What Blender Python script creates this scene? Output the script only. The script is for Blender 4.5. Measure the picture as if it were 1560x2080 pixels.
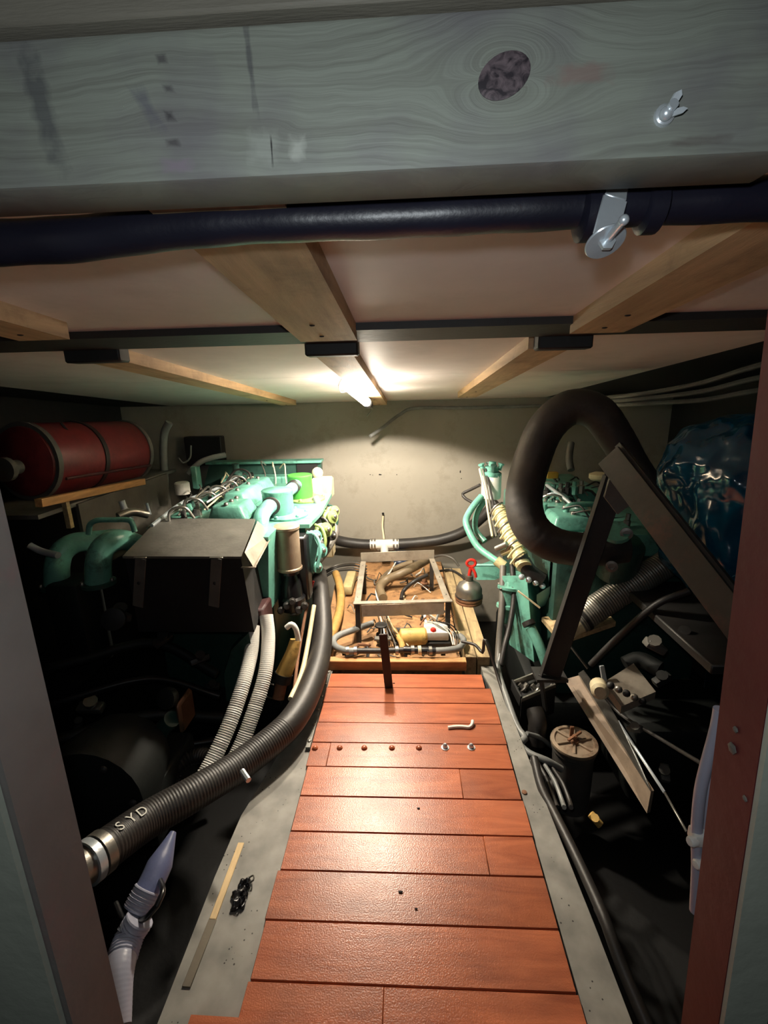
import bpy, bmesh, math, random
from math import sin, cos, pi, radians, sqrt, exp
from mathutils import Vector as V, Matrix as M
random.seed(7)
scene = bpy.context.scene
col = scene.collection
for o in list(bpy.data.objects): bpy.data.objects.remove(o)

# ------------------------------------------------------------------ camera
F, CX, CY = 937.0, 780.0, 1040.0
yaw, pit, rol = radians(3.0), radians(14.6), radians(1.4)
FW = V((-sin(yaw)*cos(pit), cos(yaw)*cos(pit), -sin(pit)))
R0 = V((cos(yaw), sin(yaw), 0)); U0 = R0.cross(FW)
RT = R0*cos(rol)-U0*sin(rol); UP = U0*cos(rol)+R0*sin(rol)
EYE = V((0, 0, 1.2))
cam = bpy.data.objects.new('camera', bpy.data.cameras.new('camera'))
col.objects.link(cam); scene.camera = cam
cam.data.sensor_fit = 'VERTICAL'; cam.data.sensor_height = 36; cam.data.lens = F/2080*36
cam.data.clip_start = 0.02
cam.matrix_world = M(((RT.x, UP.x, -FW.x, EYE.x), (RT.y, UP.y, -FW.y, EYE.y), (RT.z, UP.z, -FW.z, EYE.z), (0, 0, 0, 1)))
def ray(x, y): return FW+RT*((x-CX)/F)-UP*((y-CY)/F)
def AY(x, y, Y): d = ray(x, y); return EYE+d*(Y/d.y)
def AX(x, y, X): d = ray(x, y); return EYE+d*(X/d.x)
def AZ(x, y, Z): d = ray(x, y); return EYE+d*((Z-1.2)/d.z)

# ------------------------------------------------------------------ light
w = bpy.data.worlds.new('world'); scene.world = w; w.use_nodes = True
w.node_tree.nodes['Background'].inputs[0].default_value = (0.55, 0.6, 0.62, 1)
w.node_tree.nodes['Background'].inputs[1].default_value = 0.012
fl = bpy.data.lights.new('phone_flash', 'POINT'); fl.energy = 5.2; fl.color = (0.90, 0.97, 1.0); fl.shadow_soft_size = 0.012
flo = bpy.data.objects.new('phone_flash', fl); flo.location = EYE-RT*0.02+UP*0.045-FW*0.01; col.objects.link(flo)
scene.view_settings.view_transform = 'Standard'; scene.view_settings.look = 'None'
scene.view_settings.gamma = 1; scene.view_settings.use_curve_mapping = False
scene.view_settings.exposure = 0.0

# ------------------------------------------------------------------ materials
def N(nt, t, **k):
    n = nt.nodes.new(t)
    for a, b in k.items():
        if a in n.inputs: n.inputs[a].default_value = b
        else: setattr(n, a, b)
    return n
def lin(c): return tuple(((x/255)/12.92 if x/255 <= .04045 else ((x/255+.055)/1.055)**2.4) for x in c)+(1,)
MATS = {}
def mat(name, rgb, rough=.5, metal=0., var=.25, vs=9., bump=.15, bs=70., dirt=None, damt=.35, dscale=6., spec=.5, stretch=None):
    if name in MATS: return MATS[name]
    m = bpy.data.materials.new(name); m.use_nodes = True; nt = m.node_tree; b = nt.nodes['Principled BSDF']; L = nt.links.new
    c = lin(rgb)
    tc = N(nt, 'ShaderNodeTexCoord'); src = tc.outputs['Object']
    if stretch:
        mp = N(nt, 'ShaderNodeMapping', Scale=stretch); L(src, mp.inputs[0]); src = mp.outputs[0]
    n1 = N(nt, 'ShaderNodeTexNoise', Scale=vs, Detail=5., Roughness=.6); L(src, n1.inputs[0])
    r = N(nt, 'ShaderNodeValToRGB'); L(n1.outputs[0], r.inputs[0])
    r.color_ramp.elements[0].position = .3; r.color_ramp.elements[1].position = .7
    r.color_ramp.elements[0].color = tuple(x*(1-var) for x in c[:3])+(1,)
    r.color_ramp.elements[1].color = tuple(min(1, x*(1+var)) for x in c[:3])+(1,)
    out = r.outputs[0]
    if dirt:
        n2 = N(nt, 'ShaderNodeTexNoise', Scale=dscale, Detail=8., Roughness=.75); L(tc.outputs['Object'], n2.inputs[0])
        rr = N(nt, 'ShaderNodeValToRGB'); L(n2.outputs[0], rr.inputs[0])
        rr.color_ramp.elements[0].position = .52; rr.color_ramp.elements[1].position = .68
        mu = N(nt, 'ShaderNodeMath', operation='MULTIPLY'); mu.inputs[1].default_value = damt; L(rr.outputs[0], mu.inputs[0])
        mx = N(nt, 'ShaderNodeMixRGB'); L(mu.outputs[0], mx.inputs[0]); L(out, mx.inputs[1]); mx.inputs[2].default_value = lin(dirt)
        out = mx.outputs[0]
    L(out, b.inputs['Base Color'])
    b.inputs['Roughness'].default_value = rough; b.inputs['Metallic'].default_value = metal
    b.inputs['Specular IOR Level'].default_value = spec
    if bump:
        n3 = N(nt, 'ShaderNodeTexNoise', Scale=bs, Detail=3.); L(src, n3.inputs[0])
        bp = N(nt, 'ShaderNodeBump', Strength=bump, Distance=.004); L(n3.outputs[0], bp.inputs['Height']); L(bp.outputs[0], b.inputs['Normal'])
    MATS[name] = m; return m
TEAL = mat('teal_paint', (98, 156, 140), .33, dirt=(38, 46, 42), damt=.75, dscale=11, bump=.3, bs=45)
TEALL = mat('pale_teal_paint', (104, 162, 152), .36, dirt=(60, 80, 64), damt=.6, dscale=14)
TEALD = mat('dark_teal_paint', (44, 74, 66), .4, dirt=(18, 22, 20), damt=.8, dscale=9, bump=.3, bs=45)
GREEN = mat('bright_green_paint', (70, 150, 60), .4, dirt=(40, 70, 30))
LIME = mat('weathered_lime_paint', (146, 164, 98), .5, dirt=(60, 60, 30), damt=.6, dscale=18)
BLACK = mat('black_rubber', (38, 35, 33), .5, var=.2, dirt=(70, 62, 52), damt=.35)
BLACKG = mat('black_gloss', (22, 22, 24), .3)
DSTEEL = mat('dark_steel', (52, 51, 50), .5, metal=.3, dirt=(30, 26, 24))
GUARD = mat('guard_paint', (92, 90, 84), .55, dirt=(50, 48, 44), damt=.5)
GUARDD = mat('guard_black', (26, 25, 25), .6)
STEEL = mat('bare_steel', (150, 146, 138), .38, metal=.85, dirt=(80, 62, 48))
CHROME = mat('zinc_plate', (214, 222, 228), .3, metal=.6, var=.08)
ALU = mat('aluminium', (158, 149, 135), .5, metal=.5, dirt=(110, 96, 80), damt=.5, dscale=14)
WHITEP = mat('white_plastic', (222, 220, 212), .45, var=.06, bump=.03, dirt=(140, 120, 95), damt=.25)
CREAM = mat('cream_plastic', (205, 192, 158), .5, dirt=(120, 95, 60))
YELLOW = mat('yellow_hose', (176, 138, 78), .45, dirt=(96, 62, 36), damt=.6)
AMBER = mat('amber_filter', (205, 168, 96), .4, dirt=(60, 42, 26), damt=.7, dscale=22)
GREYH = mat('grey_hose', (120, 122, 120), .45, dirt=(60, 58, 54))
GREYD = mat('grey_cable', (92, 88, 82), .5)
RED = mat('red_tank', (112, 36, 38), .45, dirt=(60, 26, 26), damt=.5)
REDH = mat('red_handle', (205, 44, 34), .4)
MAROON = mat('maroon_primer', (60, 28, 28), .6)
RUST = mat('rust', (128, 88, 62), .8, dirt=(70, 44, 30), damt=.8, dscale=25)
WOODB = mat('bearer_wood', (168, 146, 108), .75, var=.3, vs=6, stretch=(8, 1, 8), dirt=(70, 54, 38), damt=.6)
PLY = mat('oily_plywood', (158, 118, 78), .7, var=.45, vs=6, dirt=(60, 38, 24), damt=.9, dscale=11)
BATT = mat('pine_batten', (188, 156, 118), .65, var=.25, vs=4, stretch=(10, .6, 10), dirt=(96, 70, 48), damt=.4)
PANEL = mat('ceiling_board', (222, 210, 206), .6, var=.05, bump=.04, dirt=(168, 158, 150), damt=.3, dscale=2)
BULK = mat('bulkhead_paint', (148, 142, 130), .5, var=.08, vs=3, bump=.12, bs=25, dirt=(104, 98, 86), damt=.5, dscale=3)
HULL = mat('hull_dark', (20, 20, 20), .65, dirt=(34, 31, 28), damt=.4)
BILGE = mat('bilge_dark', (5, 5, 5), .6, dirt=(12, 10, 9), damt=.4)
BEAMD = mat('deck_beam_dark', (40, 38, 36), .6)
POST = mat('grey_post_paint', (120, 114, 110), .6, var=.12, dirt=(140, 100, 102), damt=.6, dscale=3.2)
POSTL = mat('pale_post_paint', (160, 165, 152), .6, var=.12)
POSTR = mat('red_lead_paint', (84, 27, 31), .55, var=.15, dirt=(70, 24, 26))
HEADW = mat('header_wood', (102, 98, 88), .7, var=.15, vs=5, stretch=(1, 8, 8))
BLUEP = mat('blue_film', (8, 62, 88), .16, var=.35, vs=4, bump=.5, bs=11, spec=.7)
BLUEH = mat('blue_grey_hose', (96, 104, 138), .4, dirt=(60, 60, 80))
LAV = mat('lavender_pvc', (168, 170, 186), .35, var=.06, bump=.02)
STICK = mat('stick_wood', (206, 178, 132), .7, var=.2, stretch=(6, 1, 6), dirt=(150, 118, 80))
STICK_SHADE = mat('stick_shaded', (104, 96, 82), .7, var=.2)  # the stick's wood darkened, a cast shadow put into the colour
COPPER = mat('copper_block', (120, 84, 60), .4, metal=.4, dirt=(70, 80, 60), damt=.6)
CORR = mat('galvanised_hose', (138, 134, 124), .42, metal=.5, dirt=(90, 84, 70))
DARKHOLE = mat('dark_hole', (14, 12, 12), .8, var=0, bump=0)
CONDUIT = mat('black_conduit', (24, 24, 36), .38, var=.2, bump=.08, bs=160)
COAT = mat('hull_tank_band', (66, 62, 56), .55, dirt=(120, 74, 62), damt=.5, dscale=5)
GDARK = mat('oily_green_black', (13, 17, 15), .6, dirt=(7, 8, 8), damt=.6)
INJ = mat('injection_cream', (196, 184, 140), .5, dirt=(70, 60, 40), damt=.6, dscale=30)

def girder_mat():
    m = bpy.data.materials.new('girder_paint'); m.use_nodes = True; nt = m.node_tree; b = nt.nodes['Principled BSDF']; L = nt.links.new
    g = N(nt, 'ShaderNodeNewGeometry')
    n = N(nt, 'ShaderNodeTexNoise', Scale=14., Detail=6.); L(g.outputs['Position'], n.inputs[0])
    r = N(nt, 'ShaderNodeValToRGB'); L(n.outputs[0], r.inputs[0])
    r.color_ramp.elements[0].position = .3; r.color_ramp.elements[0].color = lin((112, 110, 104)); r.color_ramp.elements[1].position = .72; r.color_ramp.elements[1].color = lin((150, 147, 139))
    v = N(nt, 'ShaderNodeTexVoronoi', Scale=75.); L(g.outputs['Position'], v.inputs[0])
    n2 = N(nt, 'ShaderNodeTexNoise', Scale=5., Detail=2.); L(g.outputs['Position'], n2.inputs[0])
    th = N(nt, 'ShaderNodeMath', operation='MULTIPLY'); L(n2.outputs[0], th.inputs[0]); th.inputs[1].default_value = .28
    lt = N(nt, 'ShaderNodeMath', operation='LESS_THAN'); L(v.outputs['Distance'], lt.inputs[0]); L(th.outputs[0], lt.inputs[1])
    n3 = N(nt, 'ShaderNodeTexNoise', Scale=11.); L(g.outputs['Position'], n3.inputs[0])
    gt = N(nt, 'ShaderNodeMath', operation='GREATER_THAN'); L(n3.outputs[0], gt.inputs[0]); gt.inputs[1].default_value = .55
    mu = N(nt, 'ShaderNodeMath', operation='MULTIPLY'); L(lt.outputs[0], mu.inputs[0]); L(gt.outputs[0], mu.inputs[1])
    mx = N(nt, 'ShaderNodeMixRGB'); L(mu.outputs[0], mx.inputs[0]); L(r.outputs[0], mx.inputs[1]); mx.inputs[2].default_value = lin((44, 40, 36))
    L(mx.outputs[0], b.inputs['Base Color']); b.inputs['Roughness'].default_value = .6
    bp = N(nt, 'ShaderNodeBump', Strength=.2, Distance=.003); L(n.outputs[0], bp.inputs['Height']); L(bp.outputs[0], b.inputs['Normal'])
    return m
GIRDER = girder_mat()

def plank_mat():
    m = bpy.data.materials.new('orange_laminate'); m.use_nodes = True; nt = m.node_tree; b = nt.nodes['Principled BSDF']; L = nt.links.new
    g = N(nt, 'ShaderNodeNewGeometry'); oi = N(nt, 'ShaderNodeObjectInfo')
    ad = N(nt, 'ShaderNodeVectorMath', operation='ADD'); L(g.outputs['Position'], ad.inputs[0]); L(oi.outputs['Random'], ad.inputs[1])
    mp = N(nt, 'ShaderNodeMapping', Scale=(3.2, 26, 1)); L(ad.outputs[0], mp.inputs[0])
    n = N(nt, 'ShaderNodeTexNoise', Scale=1., Detail=7., Roughness=.62, Distortion=1.1); L(mp.outputs[0], n.inputs[0])
    r = N(nt, 'ShaderNodeValToRGB'); L(n.outputs[0], r.inputs[0])
    r.color_ramp.elements[0].position = .28; r.color_ramp.elements[0].color = lin((146, 76, 50)); r.color_ramp.elements[1].position = .75; r.color_ramp.elements[1].color = lin((200, 116, 78))
    hs = N(nt, 'ShaderNodeHueSaturation'); L(r.outputs[0], hs.inputs['Color'])
    mr = N(nt, 'ShaderNodeMapRange'); mr.inputs['To Min'].default_value = .78; mr.inputs['To Max'].default_value = 1.15; L(oi.outputs['Random'], mr.inputs[0]); L(mr.outputs[0], hs.inputs['Value'])
    n2 = N(nt, 'ShaderNodeTexNoise', Scale=6., Detail=6.); L(g.outputs['Position'], n2.inputs[0])
    rr = N(nt, 'ShaderNodeValToRGB'); L(n2.outputs[0], rr.inputs[0]); rr.color_ramp.elements[0].position = .45; rr.color_ramp.elements[1].position = .75
    rr.color_ramp.elements[1].color = (.35, .35, .35, 1)
    mx = N(nt, 'ShaderNodeMixRGB'); L(rr.outputs[0], mx.inputs[0]); L(hs.outputs[0], mx.inputs[1]); mx.inputs[2].default_value = lin((96, 62, 50))
    L(mx.outputs[0], b.inputs['Base Color'])
    n3 = N(nt, 'ShaderNodeTexNoise', Scale=300., Detail=2.); L(g.outputs['Position'], n3.inputs[0])
    mr2 = N(nt, 'ShaderNodeMapRange'); mr2.inputs['To Min'].default_value = .22; mr2.inputs['To Max'].default_value = .42; L(n2.outputs[0], mr2.inputs[0]); L(mr2.outputs[0], b.inputs['Roughness'])
    bp = N(nt, 'ShaderNodeBump', Strength=.34, Distance=.0016); L(n3.outputs[0], bp.inputs['Height'])
    bp2 = N(nt, 'ShaderNodeBump', Strength=.10, Distance=.003); L(n.outputs[0], bp2.inputs['Height']); L(bp.outputs[0], bp2.inputs['Normal']); L(bp2.outputs[0], b.inputs['Normal'])
    b.inputs['Specular IOR Level'].default_value = .42
    return m
PLANK = plank_mat()

KN = AY(1023, 158, .3615)
def beam_mat():
    m = bpy.data.materials.new('weathered_timber'); m.use_nodes = True; nt = m.node_tree; b = nt.nodes['Principled BSDF']; L = nt.links.new
    g = N(nt, 'ShaderNodeNewGeometry'); P = g.outputs['Position']
    def mth(op, a, c=None):
        n = N(nt, 'ShaderNodeMath', operation=op)
        for i, q in enumerate((a, c)):
            if q is None: continue
            if isinstance(q, (int, float)): n.inputs[i].default_value = q
            else: L(q, n.inputs[i])
        return n.outputs[0]
    sp = N(nt, 'ShaderNodeSeparateXYZ'); L(P, sp.inputs[0])
    dx = mth('MULTIPLY', mth('SUBTRACT', sp.outputs[0], KN.x), .62); dz = mth('SUBTRACT', sp.outputs[2], KN.z)
    r2 = mth('MAXIMUM', mth('ADD', mth('MULTIPLY', dx, dx), mth('MULTIPLY', dz, dz)), .00012)
    nz = N(nt, 'ShaderNodeTexNoise', Scale=16., Detail=3.); mp = N(nt, 'ShaderNodeMapping', Scale=(.6, 1, 1.4)); L(P, mp.inputs[0]); L(mp.outputs[0], nz.inputs[0])
    # grain lines flow round the knot like a stream round a post
    psi = mth('ADD', mth('MULTIPLY', dz, mth('SUBTRACT', 1., mth('DIVIDE', .00062, r2))), mth('MULTIPLY', nz.outputs[0], .022))
    cb = N(nt, 'ShaderNodeCombineXYZ'); L(mth('MULTIPLY', sp.outputs[0], 5.), cb.inputs[0]); L(mth('MULTIPLY', psi, 230.), cb.inputs[2]); L(sp.outputs[1], cb.inputs[1])
    g1_ = N(nt, 'ShaderNodeTexNoise', Scale=1., Detail=4., Roughness=.65); L(cb.outputs[0], g1_.inputs[0])
    fine = N(nt, 'ShaderNodeTexNoise', Scale=1., Detail=5.); mpf = N(nt, 'ShaderNodeMapping', Scale=(22, 30, 700)); L(P, mpf.inputs[0]); L(mpf.outputs[0], fine.inputs[0])
    mrg = N(nt, 'ShaderNodeMapRange'); mrg.inputs[1].default_value = .38; mrg.inputs[2].default_value = .72; L(g1_.outputs[0], mrg.inputs[0])
    gm = mth('ADD', mth('MULTIPLY', mrg.outputs[0], .75), mth('MULTIPLY', fine.outputs[0], .25))
    edge = N(nt, 'ShaderNodeTexNoise', Scale=95., Detail=5.); L(P, edge.inputs[0])
    r = N(nt, 'ShaderNodeValToRGB'); L(gm, r.inputs[0])
    r.color_ramp.elements[0].position = .1; r.color_ramp.elements[0].color = lin((152, 158, 147)); r.color_ramp.elements[1].position = .9; r.color_ramp.elements[1].color = lin((126, 128, 119))
    big = N(nt, 'ShaderNodeTexNoise', Scale=11., Detail=4.); L(P, big.inputs[0])
    rb = N(nt, 'ShaderNodeValToRGB'); L(big.outputs[0], rb.inputs[0]); rb.color_ramp.elements[0].position = .45; rb.color_ramp.elements[1].position = .66; rb.color_ramp.elements[1].color = (.6, .6, .6, 1)
    mx = N(nt, 'ShaderNodeMixRGB'); L(rb.outputs[0], mx.inputs[0]); L(r.outputs[0], mx.inputs[1]); mx.inputs[2].default_value = lin((116, 110, 120))
    out = mx.outputs[0]
    # stains and marks with shapes of their own, placed on the timber's face
    def stain(cx, cz, hw, hh, slant, rgb, amt, out):
        xx = mth('ABSOLUTE', mth('ADD', mth('SUBTRACT', sp.outputs[0], cx), mth('MULTIPLY', mth('SUBTRACT', sp.outputs[2], cz), slant)))
        zz = mth('ABSOLUTE', mth('SUBTRACT', sp.outputs[2], cz))
        e = mth('MULTIPLY', mth('SUBTRACT', edge.outputs[0], .5), 1.5)
        a = mth('MAXIMUM', mth('DIVIDE', xx, hw), mth('DIVIDE', zz, hh))
        mr = N(nt, 'ShaderNodeMapRange'); mr.inputs[1].default_value = .35; mr.inputs[2].default_value = 1.05; mr.inputs[3].default_value = amt; mr.inputs[4].default_value = 0
        L(mth('ADD', a, e), mr.inputs[0])
        q = N(nt, 'ShaderNodeMixRGB'); L(mr.outputs[0], q.inputs[0]); L(out, q.inputs[1]); q.inputs[2].default_value = lin(rgb); return q.outputs[0]
    for px, py, w_, h_, sl, c, a in [(85, 215, .009, .036, .16, (92, 94, 96), .75), (285, 54, .043, .0022, 0, (26, 22, 44), .95), (508, 130, .0022, .03, .05, (88, 88, 92), .7),
                                     (345, 235, .004, .004, .3, (66, 62, 66), .8), (342, 180, .004, .003, .3, (80, 76, 80), .7), (350, 290, .006, .0028, .3, (70, 64, 68), .7), (328, 120, .004, .003, .3, (80, 76, 80), .7),
                                     (360, 336, .012, .0048, 0, (146, 134, 146), .8), (605, 300, .006, .008, 0, (196, 200, 190), .7), (533, 300, .012, .011, 0, (178, 184, 174), .5),
                                     (552, 305, .0007, .009, 0, (30, 28, 28), .95), (1180, 150, .02, .006, 0, (150, 118, 112), .55), (300, 220, .006, .014, .5, (92, 90, 110), .5), (1420, 285, .02, .003, -1.5, (96, 84, 82), .5)]:
        q = AY(px, py, .36); out = stain(q.x, q.z, w_, h_, sl, c, a, out)
    hv = N(nt, 'ShaderNodeHueSaturation'); hv.inputs['Value'].default_value = .63; L(out, hv.inputs['Color']); L(hv.outputs[0], b.inputs['Base Color']); b.inputs['Roughness'].default_value = .62
    bp = N(nt, 'ShaderNodeBump', Strength=.25, Distance=.0012); L(gm, bp.inputs['Height']); bp.invert = True; L(bp.outputs[0], b.inputs['Normal'])
    return m
TIMBER = beam_mat()
def knot_mat():
    m = bpy.data.materials.new('knot_wood'); m.use_nodes = True; nt = m.node_tree; b = nt.nodes['Principled BSDF']; L = nt.links.new
    tc = N(nt, 'ShaderNodeTexCoord'); n = N(nt, 'ShaderNodeTexNoise', Scale=120., Detail=5., Distortion=1.5); L(tc.outputs['Object'], n.inputs[0])
    r = N(nt, 'ShaderNodeValToRGB'); L(n.outputs[0], r.inputs[0])
    r.color_ramp.elements[0].position = .38; r.color_ramp.elements[0].color = lin((34, 28, 34)); r.color_ramp.elements[1].position = .62; r.color_ramp.elements[1].color = lin((92, 80, 84))
    L(r.outputs[0], b.inputs['Base Color']); b.inputs['Roughness'].default_value = .55; return m
KNOT = knot_mat()
def emit_mat():
    m = bpy.data.materials.new('lamp_glow'); m.use_nodes = True; nt = m.node_tree; b = nt.nodes['Principled BSDF']
    b.inputs['Base Color'].default_value = (1, .9, .7, 1); b.inputs['Emission Color'].default_value = (1, .84, .62, 1); b.inputs['Emission Strength'].default_value = 45
    return m
GLOW = emit_mat()
def glass_mat():
    m = bpy.data.materials.new('lamp_glass'); m.use_nodes = True; b = m.node_tree.nodes['Principled BSDF']
    b.inputs['Transmission Weight'].default_value = 1; b.inputs['Roughness'].default_value = .15; b.inputs['Base Color'].default_value = (.95, .95, .9, 1); return m
GLASS = glass_mat()

# ------------------------------------------------------------------ mesh builder
def smoothpath(pts, step=.012, closed=False):
    P = [V(p) for p in pts]
    if len(P) == 2:
        n = max(1, int((P[1]-P[0]).length/step)); return [P[0].lerp(P[1], i/n) for i in range(n+1)]
    out = []
    for i in range(len(P)-1):
        a, b = P[i], P[i+1]; z = P[i-1] if i > 0 else a*2-b; c = P[i+2] if i+2 < len(P) else b*2-a
        n = max(2, int((b-a).length/step))
        for k in range(n):
            t = k/n
            out.append(.5*((2*a)+(b-z)*t+(2*z-5*a+4*b-c)*t*t+(3*a-z-3*b+c)*t**3))
    out.append(P[-1]); return out
class MB:
    def __init__(s): s.bm = bmesh.new()
    def box(s, a, b, bev=0., seg=1, mtx=None):
        a, b = V(a), V(b); lo = V([min(a[i], b[i]) for i in range(3)]); hi = V([max(a[i], b[i]) for i in range(3)])
        c, d = (lo+hi)/2, hi-lo
        t = bmesh.new(); bmesh.ops.create_cube(t, size=1)
        for v in t.verts: v.co = V((v.co.x*d.x, v.co.y*d.y, v.co.z*d.z))
        if bev: bmesh.ops.bevel(t, geom=list(t.edges), offset=min(bev, min(d)*.45), segments=seg, affect='EDGES', profile=.5)
        mm = M.Translation(c) if mtx is None else mtx@M.Translation(c)
        for v in t.verts: v.co = mm@v.co
        s._merge(t); return s
    def _merge(s, t):
        vm = {}
        for v in t.verts: vm[v] = s.bm.verts.new(v.co)
        for f in t.faces:
            try: s.bm.faces.new([vm[v] for v in f.verts])
            except ValueError: pass
        t.free()
    def bar(s, p, q, w, h, up=(0, 0, 1), bev=.001):
        p, q = V(p), V(q); y = (q-p); L_ = y.length; y.normalize(); u = V(up); x = y.cross(u)
        if x.length < 1e-4: x = V((1, 0, 0))
        x.normalize(); z = x.cross(y)
        m = M(((x.x, y.x, z.x, p.x), (x.y, y.y, z.y, p.y), (x.z, y.z, z.z, p.z), (0, 0, 0, 1)))
        return s.box((-w/2, 0, -h/2), (w/2, L_, h/2), bev, 1, m)
    def poly(s, pts, faces):
        vs = [s.bm.verts.new(V(p)) for p in pts]
        for f in faces: s.bm.faces.new([vs[i] for i in f])
        return s
    def hexa(s, lo, hi):      # two quads joined: lo = 4 points, hi = 4 points
        return s.poly(list(lo)+list(hi), [(3, 2, 1, 0), (4, 5, 6, 7), (0, 1, 5, 4), (1, 2, 6, 5), (2, 3, 7, 6), (3, 0, 4, 7)])
    def prism(s, pts, d):     # polygon extruded along d
        d = V(d); n = len(pts); P = [V(p) for p in pts]; Q = [p+d for p in P]
        return s.poly(P+Q, [tuple(range(n))[::-1], tuple(range(n, 2*n))]+[(i, (i+1) % n, n+(i+1) % n, n+i) for i in range(n)])
    def tube(s, pts, r, seg=12, step=.012, raw=False, rf=None, cap=True):
        P = [V(p) for p in pts] if raw else smoothpath(pts, step)
        n = len(P); T = [((P[min(i+1, n-1)]-P[max(i-1, 0)]).normalized()) for i in range(n)]
        a = V((0, 0, 1)) if abs(T[0].z) < .9 else V((1, 0, 0)); x = T[0].cross(a).normalized(); rings = []; dist = 0
        for i in range(n):
            if i: dist += (P[i]-P[i-1]).length
            x = (x-T[i]*x.dot(T[i])).normalized(); y = T[i].cross(x)
            rr = rf(i/(n-1), dist) if rf else r
            rings.append([s.bm.verts.new(P[i]+(x*cos(2*pi*k/seg)+y*sin(2*pi*k/seg))*rr) for k in range(seg)])
        for i in range(n-1):
            for k in range(seg): s.bm.faces.new((rings[i][k], rings[i][(k+1) % seg], rings[i+1][(k+1) % seg], rings[i+1][k]))
        if cap: s.bm.faces.new(rings[0][::-1]); s.bm.faces.new(rings[-1])
        return s
    def cyl(s, p, q, r, r2=None, seg=20):
        r2 = r if r2 is None else r2; return s.tube([p, q], r, seg, raw=True, rf=lambda t, d: r+(r2-r)*t)
    def lathe(s, prof, o=(0, 0, 0), ax=(0, 0, 1), seg=24):
        o, ax = V(o), V(ax).normalized(); a = V((0, 0, 1)) if abs(ax.z) < .9 else V((1, 0, 0)); x = ax.cross(a).normalized(); y = ax.cross(x); rings = []
        for r, h in prof:
            rings.append([s.bm.verts.new(o+ax*h+(x*cos(2*pi*k/seg)+y*sin(2*pi*k/seg))*max(r, 1e-4)) for k in range(seg)])
        for i in range(len(rings)-1):
            for k in range(seg): s.bm.faces.new((rings[i][k], rings[i][(k+1) % seg], rings[i+1][(k+1) % seg], rings[i+1][k]))
        s.bm.faces.new(rings[0][::-1]); s.bm.faces.new(rings[-1]); return s
    def ball(s, c, r, sub=2, sc=(1, 1, 1)):
        t = bmesh.new(); bmesh.ops.create_icosphere(t, subdivisions=sub, radius=r)
        for v in t.verts: v.co = V(c)+V((v.co.x*sc[0], v.co.y*sc[1], v.co.z*sc[2]))
        s._merge(t); return s
    def disp(s, f):
        s.bm.normal_update()
        for v in s.bm.verts: v.co = v.co+f(v.co, v.normal)
        return s
    def build(s, name, m, parent=None, ang=38):
        bmesh.ops.recalc_face_normals(s.bm, faces=list(s.bm.faces))
        if parent is not None:
            root = parent
            while root.parent: root = root.parent
            org = root.location.copy()
        else:
            xs = [v.co for v in s.bm.verts]; org = V(((min(v.x for v in xs)+max(v.x for v in xs))/2, (min(v.y for v in xs)+max(v.y for v in xs))/2, min(v.z for v in xs)))
        for v in s.bm.verts: v.co = v.co-org
        me = bpy.data.meshes.new(name); s.bm.to_mesh(me); s.bm.free()
        for p in me.polygons: p.use_smooth = True
        me.set_sharp_from_angle(angle=radians(ang))
        me.materials.append(m)
        o = bpy.data.objects.new(name, me); col.objects.link(o)
        if parent is not None: o.parent = parent
        else: o.location = org
        return o
def tag(o, label, cat, group=None):
    o['label'] = label; o['category'] = cat
    if group: o['group'] = group
    return o
def thing(name, label, cat, loc, group=None):
    o = bpy.data.objects.new(name, None); col.objects.link(o); o.location = V(loc); o.empty_display_size = .05
    return tag(o, label, cat, group)
def struct(o): o['kind'] = 'structure'; return o
def sroot(name, loc=(0, 0, 0)):
    o = bpy.data.objects.new(name, None); col.objects.link(o); o.location = V(loc); return struct(o)
def hose(name, label, pts, r, m, cat='hose', seg=12, group=None, step=.015, rf=None):
    return tag(MB().tube(pts, r, seg, step, rf=rf).build(name, m), label, cat, group)
def bolt(p, ax, r, name, m, parent, h=None):
    h = h or r*.8
    return MB().lathe([(r, 0), (r, h*.45), (r*.72, h*.85), (r*.3, h)], p, ax, 6 if r < .006 else 10).build(name, m, parent)

# ------------------------------------------------------------------ the setting
def cz(Y): return 1.14+.087*(3.2-Y)          # underside of the deckhead, falling aft
BW = 3.2
# hull and bilge
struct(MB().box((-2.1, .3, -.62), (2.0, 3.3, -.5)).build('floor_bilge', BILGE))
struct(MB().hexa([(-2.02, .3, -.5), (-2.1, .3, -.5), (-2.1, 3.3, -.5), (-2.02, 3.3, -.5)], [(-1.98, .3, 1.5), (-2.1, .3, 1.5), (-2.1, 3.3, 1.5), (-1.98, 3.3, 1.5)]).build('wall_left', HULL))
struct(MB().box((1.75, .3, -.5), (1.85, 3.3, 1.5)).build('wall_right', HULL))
wb = struct(MB().box((-2.1, BW, -.5), (1.85, BW+.06, 1.5)).build('wall_back', BULK))
for i, (px, py, w_, h_) in enumerate([(752, 964, .008, .006), (757, 965, .006, .005), (772, 964, .022, .009), (806, 964, .006, .007), (935, 958, .008, .018), (937, 972, .006, .008), (700, 975, .004, .004)]):
    q = AY(px, py, BW)
    MB().prism([q+V((w_*.5*cos(a)*(1+.25*sin(3*a+i)), -.0015, h_*.5*sin(a)*(1+.2*cos(2*a+i)))) for a in [k*pi/6 for k in range(12)]], (0, .003, 0)).build('chipped_hole', DARKHOLE, wb)
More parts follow.
